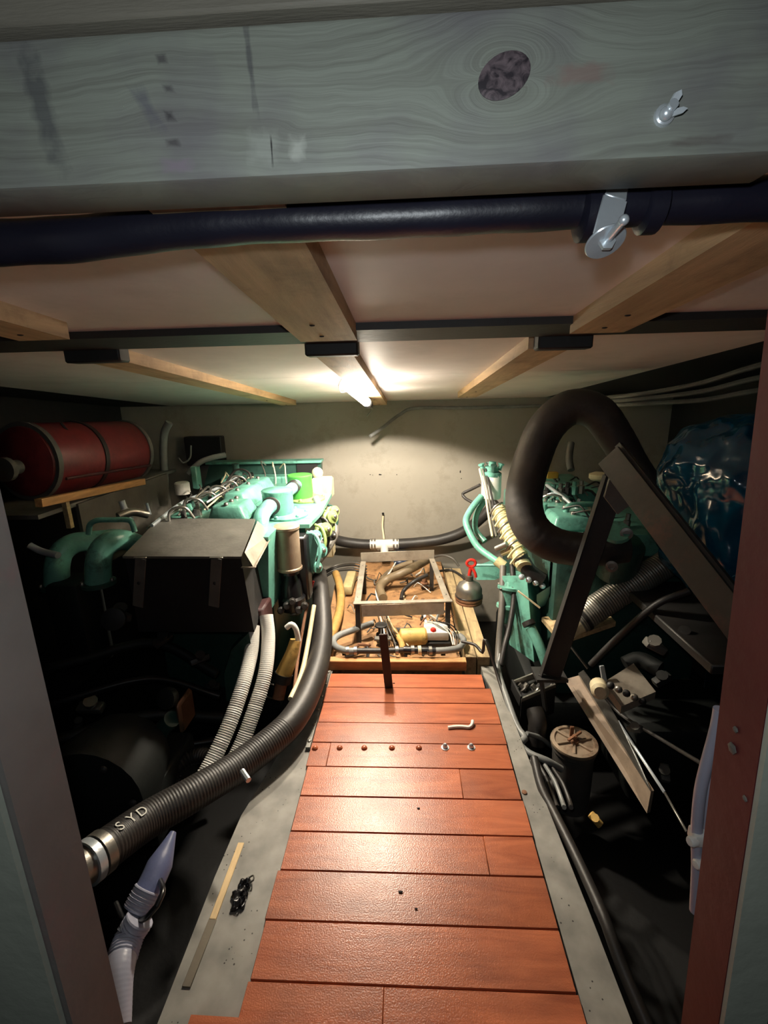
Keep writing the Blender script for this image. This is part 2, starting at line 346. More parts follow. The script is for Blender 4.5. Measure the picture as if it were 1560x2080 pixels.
# deckhead boards between the battens
ceil = sroot('ceiling', (0, .42, 1.4))
xs = [-1.63, -.725, -.157, .353, .93]
def slab(x0, x1, y0, y1, t, off=0.):
    return MB().hexa([(x0, y0, cz(y0)-off), (x1, y0, cz(y0)-off), (x1, y1, cz(y1)-off), (x0, y1, cz(y1)-off)], [(x0, y0, cz(y0)-off+t), (x1, y0, cz(y0)-off+t), (x1, y1, cz(y1)-off+t), (x0, y1, cz(y1)-off+t)])
for y0, y1 in [(.43, .985), (1.085, 1.815), (1.8175, 3.195)]:
    for i in range(4): slab(xs[i]+.002, xs[i+1]-.002, y0, y1, .018).build('panel', PANEL, ceil)
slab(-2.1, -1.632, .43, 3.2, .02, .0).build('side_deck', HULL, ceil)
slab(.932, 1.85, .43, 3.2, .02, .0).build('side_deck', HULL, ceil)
slab(-2.0, 1.8, .42, 3.2, .02, -.03).build('deck_plate', BEAMD, ceil)
# dark transverse deck beam and its brackets
cbm = thing('deck_beam', 'dark steel deck beam crossing the white ceiling panels', 'beam', (0, 1.03, 1.3))
MB().hexa([(-1.9, .975, cz(.975)-.014), (1.5, .975, cz(.975)-.014), (1.5, 1.095, cz(1.095)-.014), (-1.9, 1.095, cz(1.095)-.014)],
          [(-1.9, .975, cz(.975)+.05), (1.5, .975, cz(.975)+.05), (1.5, 1.095, cz(1.095)+.05), (-1.9, 1.095, cz(1.095)+.05)]).build('flange', BEAMD, cbm)
for x0, x1 in [(-.80, -.665), (-.23, -.108), (.295, .415)]:
    y = 1.1; MB().box((x0, y, cz(y)-.040), (x1, y+.045, cz(y)+.0), .004).build('bracket', BEAMD, cbm)
for nm, x0, x1, y0, y1 in [('wide near centre timber batten under the white ceiling, running to the dark deck beam', -.213, -.098, .425, .99),
                           ('centre timber batten beyond the deck beam, with the glowing work lamp under it', -.218, -.126, 1.15, 3.14),
                           ('dim near timber batten at the left edge of the ceiling', -.735, -.635, .425, .90),
                           ('timber batten on the left half of the far ceiling, running to the bulkhead', -.785, -.69, 1.15, 2.95),
                           ('shaded near timber batten at the right, below the black conduit', .325, .43, .425, .99),
                           ('timber batten on the right half of the far ceiling, running to the bulkhead', .285, .385, 1.15, 2.65)]:
    o = slab(x0, x1, y0, y1, .03, .03).build('ceiling_batten', BATT); tag(o, nm, 'batten', 'ceiling battens')
    for yy in ((y0*.25+y1*.75), y1-.05):
        bolt((x0*.55+x1*.45, yy, cz(yy)-.0300), (0, 0, -1), .005, 'screw', DARKHOLE, o, .002)
# side girders carrying the walkway
g1 = [(-.51, .40), (-.345, .40), (-.345, 1.82), (-.41, 1.82), (-.455, 1.33), (-.505, 1.08), (-.512, .9)]
struct(MB().prism([(x, y, -.012) for x, y in g1], (0, 0, -.05)).build('trim_1', GIRDER))
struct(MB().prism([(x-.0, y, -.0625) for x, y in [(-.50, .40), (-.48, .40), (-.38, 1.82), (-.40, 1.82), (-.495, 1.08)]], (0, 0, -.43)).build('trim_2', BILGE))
g2 = [(.342, .40), (.438, .40), (.425, .8), (.405, 1.2), (.385, 1.68), (.383, 1.86), (.325, 1.86), (.325, 1.79), (.342, 1.7)]
struct(MB().prism([(x, y, -.012) for x, y in g2], (0, 0, -.05)).build('trim_3', GIRDER))
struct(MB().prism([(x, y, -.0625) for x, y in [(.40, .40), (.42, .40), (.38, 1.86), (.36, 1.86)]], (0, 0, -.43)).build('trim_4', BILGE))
# walkway of orange planks
fl_ = sroot('floor', (0, .6, -.02))
MB().box((-.344, .40, -.06), (.335, 1.80, -.0205)).build('underlay', DARKHOLE, fl_)
ys = [.45, .566, .681, .797, .915, 1.025, 1.143, 1.259, 1.368, 1.471, 1.587, 1.684, 1.782]
splits = {1: [-.06], 4: [.20], 6: [.16], 7: [-.28]}
for i in range(len(ys)-1):
    X0, X1 = -.345+random.uniform(-.004, .004), .338+random.uniform(-.003, .003)
    if i == 11: X1 = .315
    cuts = [X0]+splits.get(i, [])+[X1]
    for a, b in zip(cuts[:-1], cuts[1:]):
        g = .0016; dz = random.uniform(-.0008, .0008)
        MB().box((a+.0004, ys[i]+g, -.02), (b-.0004, ys[i+1]-g, dz), .0012).build('plank', PLANK, fl_)
MB().prism([(-.44, .36, -.011), (.46, .36, -.011), (.46, .605, -.011), (-.44, .615, -.011)], (0, 0, .024)).build('sill_board', PLANK, fl_)
# row of domed nuts across the planks
fr = fl_
for px, c in [(640, PLANK), (690, PLANK), (740, PLANK), (796, PLANK), (851, PLANK)]:
    q = AZ(px, 1520, .0); MB().lathe([(.011, 0), (.010, .004), (.006, .0085), (.002, .0095)], (q.x, q.y, .0), (0, 0, 1), 14).build('dome_nut', c, fl_)
for px in (904, 957):
    q = AZ(px, 1519, .0); t = thing('cap_nut', 'bare shiny cap nut on the orange planks, '+('nearer the walkway middle' if px < 930 else 'nearer the right girder'), 'nut', (q.x, q.y, .0008), 'shiny cap nuts')
    MB().lathe([(.014, 0), (.014, .002), (.005, .0022)], (q.x, q.y, .0008), (0, 0, 1), 18).build('washer', CHROME, t)
    MB().lathe([(.009, .0022), (.009, .009), (.007, .014), (.003, .017)], (q.x, q.y, .0008), (0, 0, 1), 6).build('nut_cap', CHROME, t)
# metal edge strip on the left with screws
es = thing('edge_strip', 'thin metal edging strip screwed along the left edge of the orange planks', 'edging', (-.35, 1.5, 0))
MB().hexa([(-.366, 1.34, -.012), (-.350, 1.34, -.012), (-.350, 1.80, -.012), (-.366, 1.80, -.012)], [(-.366, 1.34, .0025), (-.350, 1.34, .0025), (-.350, 1.80, .0025), (-.366, 1.80, .0025)]).build('strip', GIRDER, es)
for k in range(6): bolt((-.358, 1.37+k*.083, .0025), (0, 0, 1), .007, 'screw_head', STEEL, es, .005)
q = AZ(1065, 1610, -.012); tag(MB().lathe([(.008, 0), (.008, .003), (.003, .005)], (q.x, q.y, -.012), (0, 0, 1), 12).build('screw', RUST), 'small rusty screw head in the right grey girder', 'screw')
# door opening: posts, timber header, board above
def post(name, xe_t, xe_b, y0, y1, out, m):
    zb, zt = -.01, 1.44
    return MB().hexa([(xe_b, y0, zb), (out, y0, zb), (out, y1, zb), (xe_b, y1, zb)], [(xe_t, y0, zt), (out, y0, zt), (out, y1, zt), (xe_t, y1, zt)])
struct(post('trim_5', -.352, -.362, .318, .378, -.46, POST).build('trim_5', POST))
struct(MB().hexa([(-.3675, .311, -.01), (-.60, .311, -.01), (-.60, .317, -.01), (-.3675, .317, -.01)], [(-.358, .311, 1.44), (-.60, .311, 1.44), (-.60, .317, 1.44), (-.358, .317, 1.44)]).build('trim_6', POSTL))
pr = struct(post('trim_7', .266, .343, .340, .392, .50, POSTR).build('trim_7', POSTR))
struct(MB().hexa([(.3435, .334, -.01), (.385, .334, -.01), (.385, .3395, -.01), (.3435, .3395, -.01)], [(.2665, .334, 1.44), (.308, .334, 1.44), (.308, .3395, 1.44), (.2665, .3395, 1.44)]).build('trim_8', POSTL))
for px, py, r in [(1488, 1520, .0055), (1495, 1482, .003), (1515, 1622, .003)]:
    q = AY(px, py, .36); x = .343+(.266-.343)*(q.z+.01)/1.45; q = AX(px, py, x)
    bolt((x, q.y, q.z), (-1, 0, -.04), r, 'screw_head', GUARD, pr, .002)
tb = thing('timber_beam', 'thick weathered grey timber beam overhead with a large dark knot', 'beam', (0, .38, 1.342))
MB().box((-.352, .36, 1.3445), (.262, .412, 1.4305), .004, 2).build('timber', TIMBER, tb)
MB().lathe([(.0160, -.0025), (.0160, .0006), (.0135, .0010), (.004, .0006)], (KN.x, .36, KN.z), (0, -1, 0), 28).disp(lambda c, n: V(((c.z-KN.z)*.25, 0, -(c.z-KN.z)*.18))).build('knot', KNOT, tb)
q = AY(1348, 236, .36); wn = MB()
wn.cyl(q+V((0, .002, 0)), q+V((.001, -.010, .002)), .0030, seg=12); wn.lathe([(.0065, 0), (.0062, .003), (.004, .005)], q+V((0, .001, 0)), (0, -1, .1), 14)
wn.prism([q+V(p_) for p_ in [(-.002, -.004, .001), (.002, -.004, .0), (.0055, -.007, .007), (.0045, -.0075, .0095), (.0015, -.007, .0085)]], (.0006, -.0014, 0)); wn.prism([q+V(p_) for p_ in [(.002, -.004, .001), (.002, -.004, -.003), (.008, -.006, -.0022), (.0105, -.0065, .0), (.008, -.006, .0012)]], (.0002, -.0014, 0)); wn.ball(q+V((-.001, -.005, -.001)), .0042, 2)
tag(wn.build('wing_nut', CHROME), 'small shiny wing nut on the face of the timber beam', 'nut')
tag(MB().box((-.46, .352, 1.432), (.40, .42, 1.55), .002).build('header_board', HEADW), 'dull olive board above the timber beam at the top', 'board')
# black conduit with hanger under the timber
cp = [AY(-60, 496, .45), AY(150, 487, .45), AY(300, 468, .45), AY(500, 452, .45), AY(780, 441, .45), AY(1100, 424, .45), AY(1300, 414, .45), AY(1640, 400, .45)]
cd = thing('conduit', 'black flexible conduit slung under the timber beam', 'conduit', cp[3])
MB().tube(cp, .0175, 20, .01, rf=lambda t, d: .0168+.0022*max(0, 1-t*2.6)+.0004*sin(d*90)).build('pipe', CONDUIT, cd)
for px, py, r in [(1195, 425, .0225), (1322, 414, .0205)]:
    c = AY(px, py, .45); d = (cp[6]-cp[5]).normalized(); MB().lathe([(.0165, -.009), (r, -.006), (r, .006), (.0165, .009)], c+V((0, 0, -.0025)), d, 20).build('collar', CONDUIT, cd)
hg = thing('pipe_hanger', 'zinc plated strap and large washer holding up the black conduit', 'bracket', AY(1235, 510, .42))
a, b, c = AY(1255, 372, .436), AY(1250, 402, .428), AY(1228, 482, .422)
MB().bar(a, b, .018, .0016, (0, 1, 0)).build('strap_top', CHROME, hg)
MB().bar(b, c, .0205, .0016, (0, 1, .15)).build('strap', CHROME, hg)
wc = AY(1229, 490, .420); ax = V((.12, -.55, -.83)).normalized()
MB().lathe([(.0155, 0), (.0157, .0008), (.015, .0018), (.006, .0024)], wc, ax, 30).build('washer', CHROME, hg)
be = AY(1267, 447, .392)
MB().cyl(wc+ax*.001, be, .0031, seg=12).build('bolt_shank', CHROME, hg); MB().ball(be, .0040, 2).build('bolt_tip', CHROME, hg)
MB().lathe([(.0065, 0), (.0065, .0035), (.003, .004)], wc+ax*.002, (be-wc), 6).build('hex_nut', CHROME, hg)

# ------------------------------------------------------------------ work lamp under the centre batten
def lamp():
    a, b = AY(704, 780, 1.80), AY(746, 818, 2.45); ax = (b-a).normalized()
    t = thing('work_lamp', 'lit inspection lamp hanging under the centre ceiling batten', 'lamp', (a+b)/2)
    MB().tube([a+ax*.02, b-ax*.03], .013, 14, .02).build('bulb', GLOW, t)
    g = MB().tube([a, b], .023, 20, .02, rf=lambda s, d: .023*min(1, .55+min(s, 1-s)*12)).build('glass_tube', GLASS, t)
    MB().lathe([(.012, 0), (.026, .004), (.026, .05), (.018, .07), (.015, .16), (.010, .19)], b-ax*.01, ax, 18).build('handle', BLACKG, t)
    MB().tube([a+V((-.02, .02, .02)), a+V((-.035, .03, -.005)), a+V((-.03, .05, -.03)), a+V((-.01, .06, -.026))], .002, 6).build('hook', STEEL, t)
    h = b+ax*.15
    MB().tube([h, h+V((.004, .06, -.02)), h+V((-.03, .13, -.06)), h+V((.0, .16, -.02))], .004, 8).build('cord_loop', GREYD, t)
    for oy, oz in ((-.22, -.055), (.24, -.075)):
        L = bpy.data.lights.new('lamp_light', 'SPOT'); L.energy = 74; L.color = (1, .89, .73); L.spot_size = radians(134); L.spot_blend = .14; L.shadow_soft_size = .03
        o = bpy.data.objects.new('lamp_light', L); col.objects.link(o); o.parent = t
        o.location = V((0, oy, oz)); o.rotation_euler = V((0, .17, -.985)).to_track_quat('-Z', 'Y').to_euler()
    for oy, oz in ((-.25, .0), (.2, -.02)):      # added upward spots that brighten the deckhead only
        L = bpy.data.lights.new('deckhead_fill', 'SPOT'); L.energy = 16; L.color = (1, .89, .73); L.spot_size = radians(168); L.spot_blend = .1; L.shadow_soft_size = .07
        o = bpy.data.objects.new('deckhead_fill', L); col.objects.link(o); o.parent = t
        o.location = V((0.03, oy, oz)); o.rotation_euler = V((0, 0, 1)).to_track_quat('-Z', 'Y').to_euler()
lamp()
hose('lamp_conduit', 'thin grey conduit clipped along the top of the bulkhead, bent down at its end',
     [AY(1330, 815, 2.9), AY(1110, 824, 3.16), AY(950, 828, 3.17), AY(845, 829, 3.17), AY(812, 842, 3.12), AY(778, 868, 3.02), AY(752, 886, 2.95)], .011, GREYH, 'conduit')

# ------------------------------------------------------------------ left engine
E1 = thing('marine_engine', 'teal marine diesel engine on the left, with green capped cooler pots', 'engine', (-.85, 2.2, -.15))
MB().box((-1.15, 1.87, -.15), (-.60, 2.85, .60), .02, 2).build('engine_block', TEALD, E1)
MB().box((-1.10, 1.87, .60), (-.68, 2.75, .675), .012, 2).build('cylinder_head', TEAL, E1)
MB().box((-1.3, 1.9, -.45), (-.62, 2.7, -.15), .03, 2).build('oil_sump', GDARK, E1)
def rocker(x0, x1, y0, y1, z0, z1, bv):
    t = MB(); t.hexa([(x0-.02, y0, z0), (x1+.035, y0, z0), (x1+.035, y1, z0), (x0-.02, y1, z0)], [(x0, y0+.02, z1), (x1, y0+.02, z1), (x1, y1-.02, z1), (x0, y1-.02, z1)])
    bmesh.ops.bevel(t.bm, geom=list(t.bm.edges), offset=bv, segments=3, affect='EDGES', profile=.5); return t
for x0, x1, y0, y1, z1 in [(-.865, -.775, 2.07, 2.55, .755), (-.84, -.715, 1.86, 2.05, .745)]:
    o = rocker(x0, x1, y0, y1, .675, z1, .014).build('rocker_cover', TEAL, E1)
    for k in range(3):
        yy = y0+(y1-y0)*(k+.5)/3; bolt(((x0+x1)/2, yy, z1), (0, 0, 1), .010, 'cover_bolt', STEEL, o, .012)
MB().lathe([(.03, 0), (.034, .012), (.03, .026), (.012, .03)], (-.90, 2.40, .675), (0, 0, 1), 16).build('filler_cap', TEALL, E1)
# injector pipes
for k in range(6):
    y = 1.80+k*.14
    MB().tube([(-.99, y, .66), (-.985, y+.01, .74+.012*(k % 2)), (-.93, y+.03, .752), (-.905, y+.05, .70)], .006, 8).build('injector_pipe', STEEL, E1)
    MB().lathe([(.016, 0), (.016, .03), (.01, .034), (.01, .06), (.005, .062)], (-.95, y+.05, .672), (0, 0, 1), 8).build('injector', STEEL if k % 2 else DSTEEL, E1)
MB().tube([(-1.03, 1.74, .70), (-1.02, 2.0, .735), (-1.0, 2.3, .73), (-.98, 2.62, .74)], .008, 8).build('fuel_rail', CHROME, E1)
MB().tube([(-1.05, 1.74, .69), (-1.045, 2.0, .70), (-1.03, 2.5, .71)], .006, 8).build('fuel_rail', STEEL, E1)
# gearbox end plate at the back with dark window
MB().hexa([(-1.34, 2.93, .62), (-.56, 2.93, .62), (-.56, 2.98, .62), (-1.34, 2.98, .62)], [(-1.28, 2.93, .785), (-.55, 2.93, .785), (-.55, 2.98, .785), (-1.28, 2.98, .785)]).build('end_plate', TEALD, E1)
MB().box((-1.3, 2.9, .770), (-.545, 3.0, .787), .003).build('end_plate_rim', TEAL, E1)
MB().box((-.71, 2.918, .69), (-.575, 2.931, .765), .002).build('window', DARKHOLE, E1)
MB().box((-1.18, 2.82, .62), (-.62, 2.93, .70), .01).build('bell_housing', TEAL, E1)
MB().tube([AY(382, 962, 2.7), AY(405, 940, 2.72), AY(430, 930, 2.75), AY(458, 924, 2.8)], .017, 10).build('breather_hose', GREYH, E1)
MB().box(AY(385, 948, 2.68), AY(412, 990, 2.74), .006).build('bracket', TEAL, E1)
MB().lathe([(.04, 0), (.04, .06), (.034, .066), (.01, .068)], AY(372, 1003, 2.45), (0, 0, 1), 16).build('oil_cap', WHITEP, E1)
for k in range(3):
    q = AY(540+k*14, 945+k*3, 2.8); MB().tube([q, q+V((-.02+.03*k, -.03, .03)), q+V((.01+.02*k, -.06, -.05)), q+V((.03*k, -.08, -.12))], .004, 6).build('wire', CREAM if k else STEEL, E1)
MB().tube([AY(455, 985, 2.5), AY(480, 955, 2.52), AY(505, 960, 2.5), AY(512, 985, 2.46)], .006, 8).build('wire_loop', BLACK, E1)
MB().lathe([(.03, 0), (.033, .05), (.02, .06), (.02, .1), (.024, .105), (.01, .11)], AY(482, 978, 2.62), (0, 0, 1), 14).build('sender_unit', TEALD, E1)
# cooler pots with caps on their flanged shelf
MB().prism([(x, y, .615) for x, y in [(-.66, 1.97), (-.44, 1.97), (-.425, 2.2), (-.44, 2.62), (-.66, 2.62)]], (0, 0, .018)).build('shelf_plate', TEAL, E1)
MB().box((-.64, 2.0, .38), (-.47, 2.6, .614), .015).build('heat_exchanger', TEALD, E1)
for nm, c, r, h, m1, m2 in [('cooler_pot', (-.617, 2.12), .072, .115, TEAL, TEALL), ('cooler_pot', (-.585, 2.46), .066, .125, GREEN, LIME)]:
    x, y = c
    fo = MB().lathe([(r*1.45, 0), (r*1.47, .008), (r*1.3, .014), (r*1.02, .016)], (x+.035, y, .634), (0, 0, 1), 28).build('flange', m2, E1)
    for k in range(6):
        a = k*pi/3+.3; bolt((x+.035+cos(a)*r*1.32, y+sin(a)*r*1.32, .645), (0, 0, 1), .009, 'flange_bolt', m2, fo, .012)
    MB().lathe([(r*.98, 0), (r, .02), (r, h-.02), (r*1.03, h-.015), (r*1.03, h-.004), (r*.96, h), (.004, h+.002)], (x, y, .65), (0, 0, 1), 30).build(nm, m1, E1)
MB().tube([(-.607, 2.18, .715), (-.60, 2.26, .725), (-.592, 2.40, .73)], .03, 16).build('link_pipe', TEALL, E1)
for y in (2.325, 2.34, 2.355, 2.37): MB().lathe([(.03, 0), (.035, .003), (.035, .007), (.03, .01)], (-.597, y, .727), (0, 1, .05), 18).build('clamp_ring', BLACK, E1)
MB().tube([(-.62, 2.06, .705), (-.632, 2.0, .705), (-.638, 1.93, .685), (-.634, 1.885, .64), (-.625, 1.87, .56)], .034, 18).build('elbow_pipe', TEALL, E1)
MB().lathe([(.036, 0), (.043, .004), (.043, .014), (.036, .018)], (-.626, 2.035, .705), (.1, -1, 0), 20).build('clamp_ring', BLACK, E1)
MB().box((-.56, 2.62, .60), (-.44, 2.72, .72), .01).build('thermostat_housing', CREAM, E1)
MB().ball((-.53, 2.68, .745), .035, 2).build('thermostat_dome', CREAM, E1)
for k, (x, y, z, r, m_) in enumerate([(-.43, 2.0, .565, .030, TEALL), (-.405, 2.12, .56, .036, LIME), (-.415, 2.02, .49, .034, TEALL), (-.40, 2.3, .575, .034, LIME), (-.395, 2.22, .50, .026, DSTEEL), (-.41, 2.44, .57, .03, LIME), (-.425, 1.96, .43, .026, TEAL)]):
    p_ = MB().lathe([(r*.5, -.03), (r, -.024), (r, -.012), (r*.75, -.006), (r*.75, .006), (r, .012), (r, .022), (r*.55, .026), (r*.4, .04)], (x, y, z), (.7, -.6, .25), 18).build('pulley', m_, E1)
    bolt(V((x, y, z))+V((.7, -.6, .25)).normalized()*.04, (.7, -.6, .25), r*.3, 'pulley_nut', STEEL, p_)
for k in range(5):
    y = 1.96+k*.13; MB().tube([(-.45, y, .60), (-.405, y-.02, .585), (-.385, y-.05, .53), (-.40, y-.07, .46)], .0075, 8).build('coolant_pipe', [TEALL, LIME, DSTEEL, LIME, TEALD][k], E1)
MB().prism([(-.455, 1.94, .60), (-.425, 1.94, .60), (-.40, 1.94, .54), (-.43, 1.94, .42), (-.46, 1.94, .40)], (0, .012, 0)).build('pump_bracket', TEALL, E1)
MB().prism([(-.452, 2.32, .612), (-.40, 2.32, .60), (-.39, 2.32, .55), (-.44, 2.32, .46)], (0, .014, 0)).build('pump_bracket', LIME, E1)
# side tank below
MB().hexa([(-.66, 1.73, .42), (-.575, 1.71, .33), (-.57, 1.90, .33), (-.66, 1.9, .42)], [(-.63, 1.70, .66), (-.545, 1.70, .66), (-.545, 1.90, .66), (-.63, 1.9, .66)]).build('side_tank', TEAL, E1)
MB().box((-.645, 1.60, .27), (-.56, 1.72, .40), .008).build('primer_bracket', MAROON, E1)
q = AY(480, 1290, 1.5); MB().prism([AY(455, 1370, 1.5), AY(470, 1320, 1.5), AY(505, 1285, 1.5), AY(512, 1320, 1.5), AY(490, 1420, 1.5), AY(460, 1425, 1.5)], (-.01, .03, 0)).build('foot_plate', TEALD, E1)
# exhaust elbows at the outboard front
for k, (pts) in enumerate([[AY(285, 1108, 1.80), AY(258, 1098, 1.76), AY(232, 1098, 1.70), AY(208, 1115, 1.66), AY(200, 1145, 1.64), AY(200, 1180, 1.64)],
                           [AY(235, 1092, 1.92), AY(190, 1098, 1.86), AY(150, 1104, 1.80), AY(125, 1122, 1.76), AY(116, 1150, 1.74), AY(116, 1185, 1.74)]]):
    MB().tube(pts, .05, 20, rf=lambda t, d: .040+.008*t).build('exhaust_elbow', TEAL, E1)
    MB().lathe([(.05, 0), (.062, .002), (.062, .016), (.05, .018)], pts[-1], (0, 0, -1), 20).build('elbow_flange', TEALD, E1)
    for q_ in (0, 2, 4): bolt(pts[-1]+V((.056*cos(q_), .056*sin(q_)-.0, .0)), (0, 0, 1), .008, 'flange_stud', STEEL, E1, .014)
MB().tube([AY(180, 1085, 1.66), AY(183, 1066, 1.66), AY(196, 1057, 1.66), AY(225, 1056, 1.67), AY(258, 1056, 1.68), AY(268, 1062, 1.68), AY(274, 1080, 1.68)], .0105, 12, .006).build('lifting_handle', TEAL, E1)
MB().tube([AY(60, 1108, 1.62), AY(85, 1120, 1.62), AY(118, 1128, 1.6)], .013, 10).build('drain_pipe', CHROME, E1)
MB().tube([AY(240, 1050, 1.8), AY(268, 1040, 1.85), AY(300, 1045, 1.9)], .018, 10).build('sensor', STEEL, E1)
MB().lathe([(.02, 0), (.02, .05), (.013, .055), (.013, .09)], AY(262, 1058, 1.85), (-.2, 0, 1), 10).build('sensor_cap', CHROME, E1)
MB().tube([AY(298, 1022, 1.9), AY(305, 1045, 1.9)], .006, 8).build('stud', CHROME, E1)
MB().box(AY(85, 1190, 1.66), AY(238, 1330, 1.82), .02, 2).build('exhaust_manifold', GDARK, E1)

rnd = random.Random(3)
for k in range(16):
    q = V((-1.06+rnd.random()*.2, 1.9+rnd.random()*.8, .69+rnd.random()*.04)); d0 = V((rnd.uniform(-.06, .08), rnd.uniform(.08, .24), rnd.uniform(-.01, .03)))
    MB().tube([q, q+d0*.4+V((.01, 0, .02)), q+d0*.8+V((-.01, .01, .015)), q+d0+V((0, 0, -.02))], rnd.choice([.003, .004, .006]), 6, .03).build('engine_wire', rnd.choice([BLACK, STEEL, GREYD, CREAM, BLACK]), E1)
for k in range(14):
    q = V((-1.07+rnd.random()*.16, 1.9+rnd.random()*.75, .673)); r = rnd.uniform(.009, .02)
    MB().lathe([(r, 0), (r, r), (r*.7, r*1.1), (r*.7, r*2.2), (r*.3, r*2.3)], q, (rnd.uniform(-.3, .3), rnd.uniform(-.3, .3), 1), 8).build('head_fitting', rnd.choice([STEEL, DSTEEL, TEALD, TEAL, BLACK]), E1)

# belt guard in front of it
bg = thing('belt_guard', 'grey topped black steel belt guard box before the left engine', 'guard', (-.77, 1.6, .33))
MB().hexa([(-.985, 1.475, .664), (-.575, 1.475, .660), (-.575, 1.485, .660), (-.985, 1.485, .664)], [(-1.04, 1.83, .70), (-.635, 1.80, .70), (-.635, 1.80, .712), (-1.04, 1.83, .712)])
m = MB(); m.hexa([(-.992, 1.47, .660), (-.570, 1.47, .656), (-.632, 1.82, .694), (-1.052, 1.84, .696)], [(-.992, 1.47, .668), (-.570, 1.47, .664), (-.632, 1.82, .702), (-1.052, 1.84, .704)]); m.build('lid', GUARD, bg)
m = MB(); m.hexa([(-1.0, 1.50, .36), (-.565, 1.50, .36), (-.60, 1.80, .36), (-1.04, 1.82, .36)], [(-.986, 1.474, .659), (-.575, 1.474, .655), (-.628, 1.80, .69), (-1.045, 1.83, .692)]); m.build('box_body', GUARDD, bg)
for px in (286, 440):
    a, b = AY(px, 1134, 1.464), AY(px-6, 1232, 1.485)
    s = MB().bar(a, b, .038, .005, (0, 1, 0)).build('hasp_strap', GUARD, bg)
    MB().bar(a+V((-.022, -.006, .004)), a+V((.024, -.006, .004)), .01, .004).build('hasp_lip', STEEL, s)
    bolt((a+b)/2+V((0, -.003, 0)), (0, -1, 0), .006, 'rivet', DSTEEL, s, .004)
# light metal side shield with folded edge
a, b, c, d = AY(523, 1058, 1.80), AY(552, 1084, 1.80), AY(515, 1152, 1.45), AY(497, 1122, 1.47)
MB().prism([a, b, c, d], (-.003, .004, -.004)).build('side_shield', ALU, bg)
MB().bar(b, c, .014, .004, (0, 0, 1)).build('shield_lip', ALU, bg)
MB().bar(AY(490, 1152, 1.45), AY(520, 1152, 1.45), .012, .004).build('shield_foot', ALU, bg)

# fuel filter canister and black housing
ff = thing('fuel_filter', 'beige steel canister filter standing on a black housing by the left engine', 'filter', (-.515, 1.86, .28))
MB().lathe([(.052, 0), (.056, .004), (.056, .012), (.052, .016), (.052, .182), (.056, .186), (.056, .196), (.050, .200), (.004, .197)], (-.515, 1.86, .462), (0, 0, 1), 32).build('canister', mat('filter_beige', (150, 132, 112), .42, metal=.25, dirt=(120, 80, 52), damt=.5), ff)
MB().lathe([(.045, 0), (.06, .01), (.06, .06), (.05, .07), (.045, .12), (.03, .17), (.045, .175), (.045, .19)], (-.515, 1.86, .272), (0, 0, 1), 20).build('filter_head', BLACKG, ff)
MB().box((-.57, 1.88, .30), (-.44, 1.96, .60), .01).build('mount_plate', BLACKG, ff)
for k in range(5): MB().lathe([(.016, 0), (.016, .02), (.011, .024)], (-.55+.026*k, 1.80, .30+.02*(k % 3)), (.2, -1, .2), 8).build('fitting', DSTEEL if k % 2 else BLACK, ff)
amb = thing('bowl_filter', 'amber spotted filter bowl hanging beside the white corrugated hoses', 'filter', AY(580, 1375, 1.62))
MB().tube([AY(600, 1300, 1.66), AY(592, 1330, 1.64), AY(577, 1368, 1.62)], .03, 16, rf=lambda t, d: .022+.012*t).build('bowl', AMBER, amb)
MB().tube([AY(577, 1368, 1.62), AY(572, 1385, 1.61)], .037, 14).build('bowl_ring', DSTEEL, amb)
MB().tube([AY(572, 1385, 1.61), AY(565, 1420, 1.58)], .024, 12).build('drain_cup', RUST, amb)
MB().tube([AY(582, 1275, 1.66), AY(592, 1268, 1.66), AY(601, 1278, 1.66), AY(606, 1302, 1.66)], .011, 10, .008).build('bowl_pipe', WHITEP, amb)
for k in range(2): MB().bar(AY(540, 1388+k*28, 1.6), AY(556, 1391+k*28, 1.58), .006, .006).build('bracket_pin', STEEL, amb)

# hoses on the left
hose('coolant_hose', 'outer of two slim dark hoses looping down beside the left engine', [AY(652, 1030, 2.5), AY(672, 1055, 2.45), AY(682, 1080, 2.4), AY(665, 1115, 2.3), AY(632, 1160, 2.2), AY(600, 1215, 2.05), AY(598, 1250, 2.0)], .020, GREYD, seg=14)
hose('coolant_hose', 'inner of two slim dark hoses looping down beside the left engine', [AY(640, 1010, 2.4), AY(658, 1050, 2.35), AY(660, 1080, 2.3), AY(640, 1125, 2.15), AY(618, 1165, 2.05), AY(604, 1190, 1.98)], .019, GREYH, seg=14)
tag(MB().box((-.52, 2.55, .26), (-.44, 2.65, .44), .006).build('junction_box', CREAM), 'pale plastic box standing behind the looped dark hoses', 'box')
tag(MB().bar(AY(636, 1180, 2.0), AY(626, 1215, 1.98), .014, .01, (0, 1, 0)).build('valve_lever', REDH), 'thin red valve lever beside the left fuel filter', 'lever')
hose('thin_pipe', 'thin pale pipe running down beside the big black hose', [AY(638, 1230, 1.9), AY(625, 1310, 1.75), AY(612, 1370, 1.6), AY(590, 1420, 1.45)], .010, CREAM, 'pipe')
hose('thin_pipe', 'thin rusty pipe between the amber filter and the big black hose', [AY(625, 1225, 1.92), AY(618, 1260, 1.85), AY(606, 1330, 1.7), AY(598, 1400, 1.55)], .007, RUST, 'pipe')
bh = thing('exhaust_hose', 'thick black wire-reinforced hose curving forward along the left girder', 'hose', AZ(560, 1500, .05))
pts = [AY(648, 1165, 2.25), AY(653, 1220, 2.05), AY(655, 1290, 1.86), AY(640, 1370, 1.62), AY(595, 1462, 1.38), AY(500, 1545, 1.2), AY(400, 1608, 1.06), AY(300, 1665, .95), AY(215, 1725, .84), AY(180, 1752, .80)]
def hr(t, d):
    r = .040+.008*min(1, t*2.2)
    return r + (.0006*sin(d*700) if t > .6 else .0)
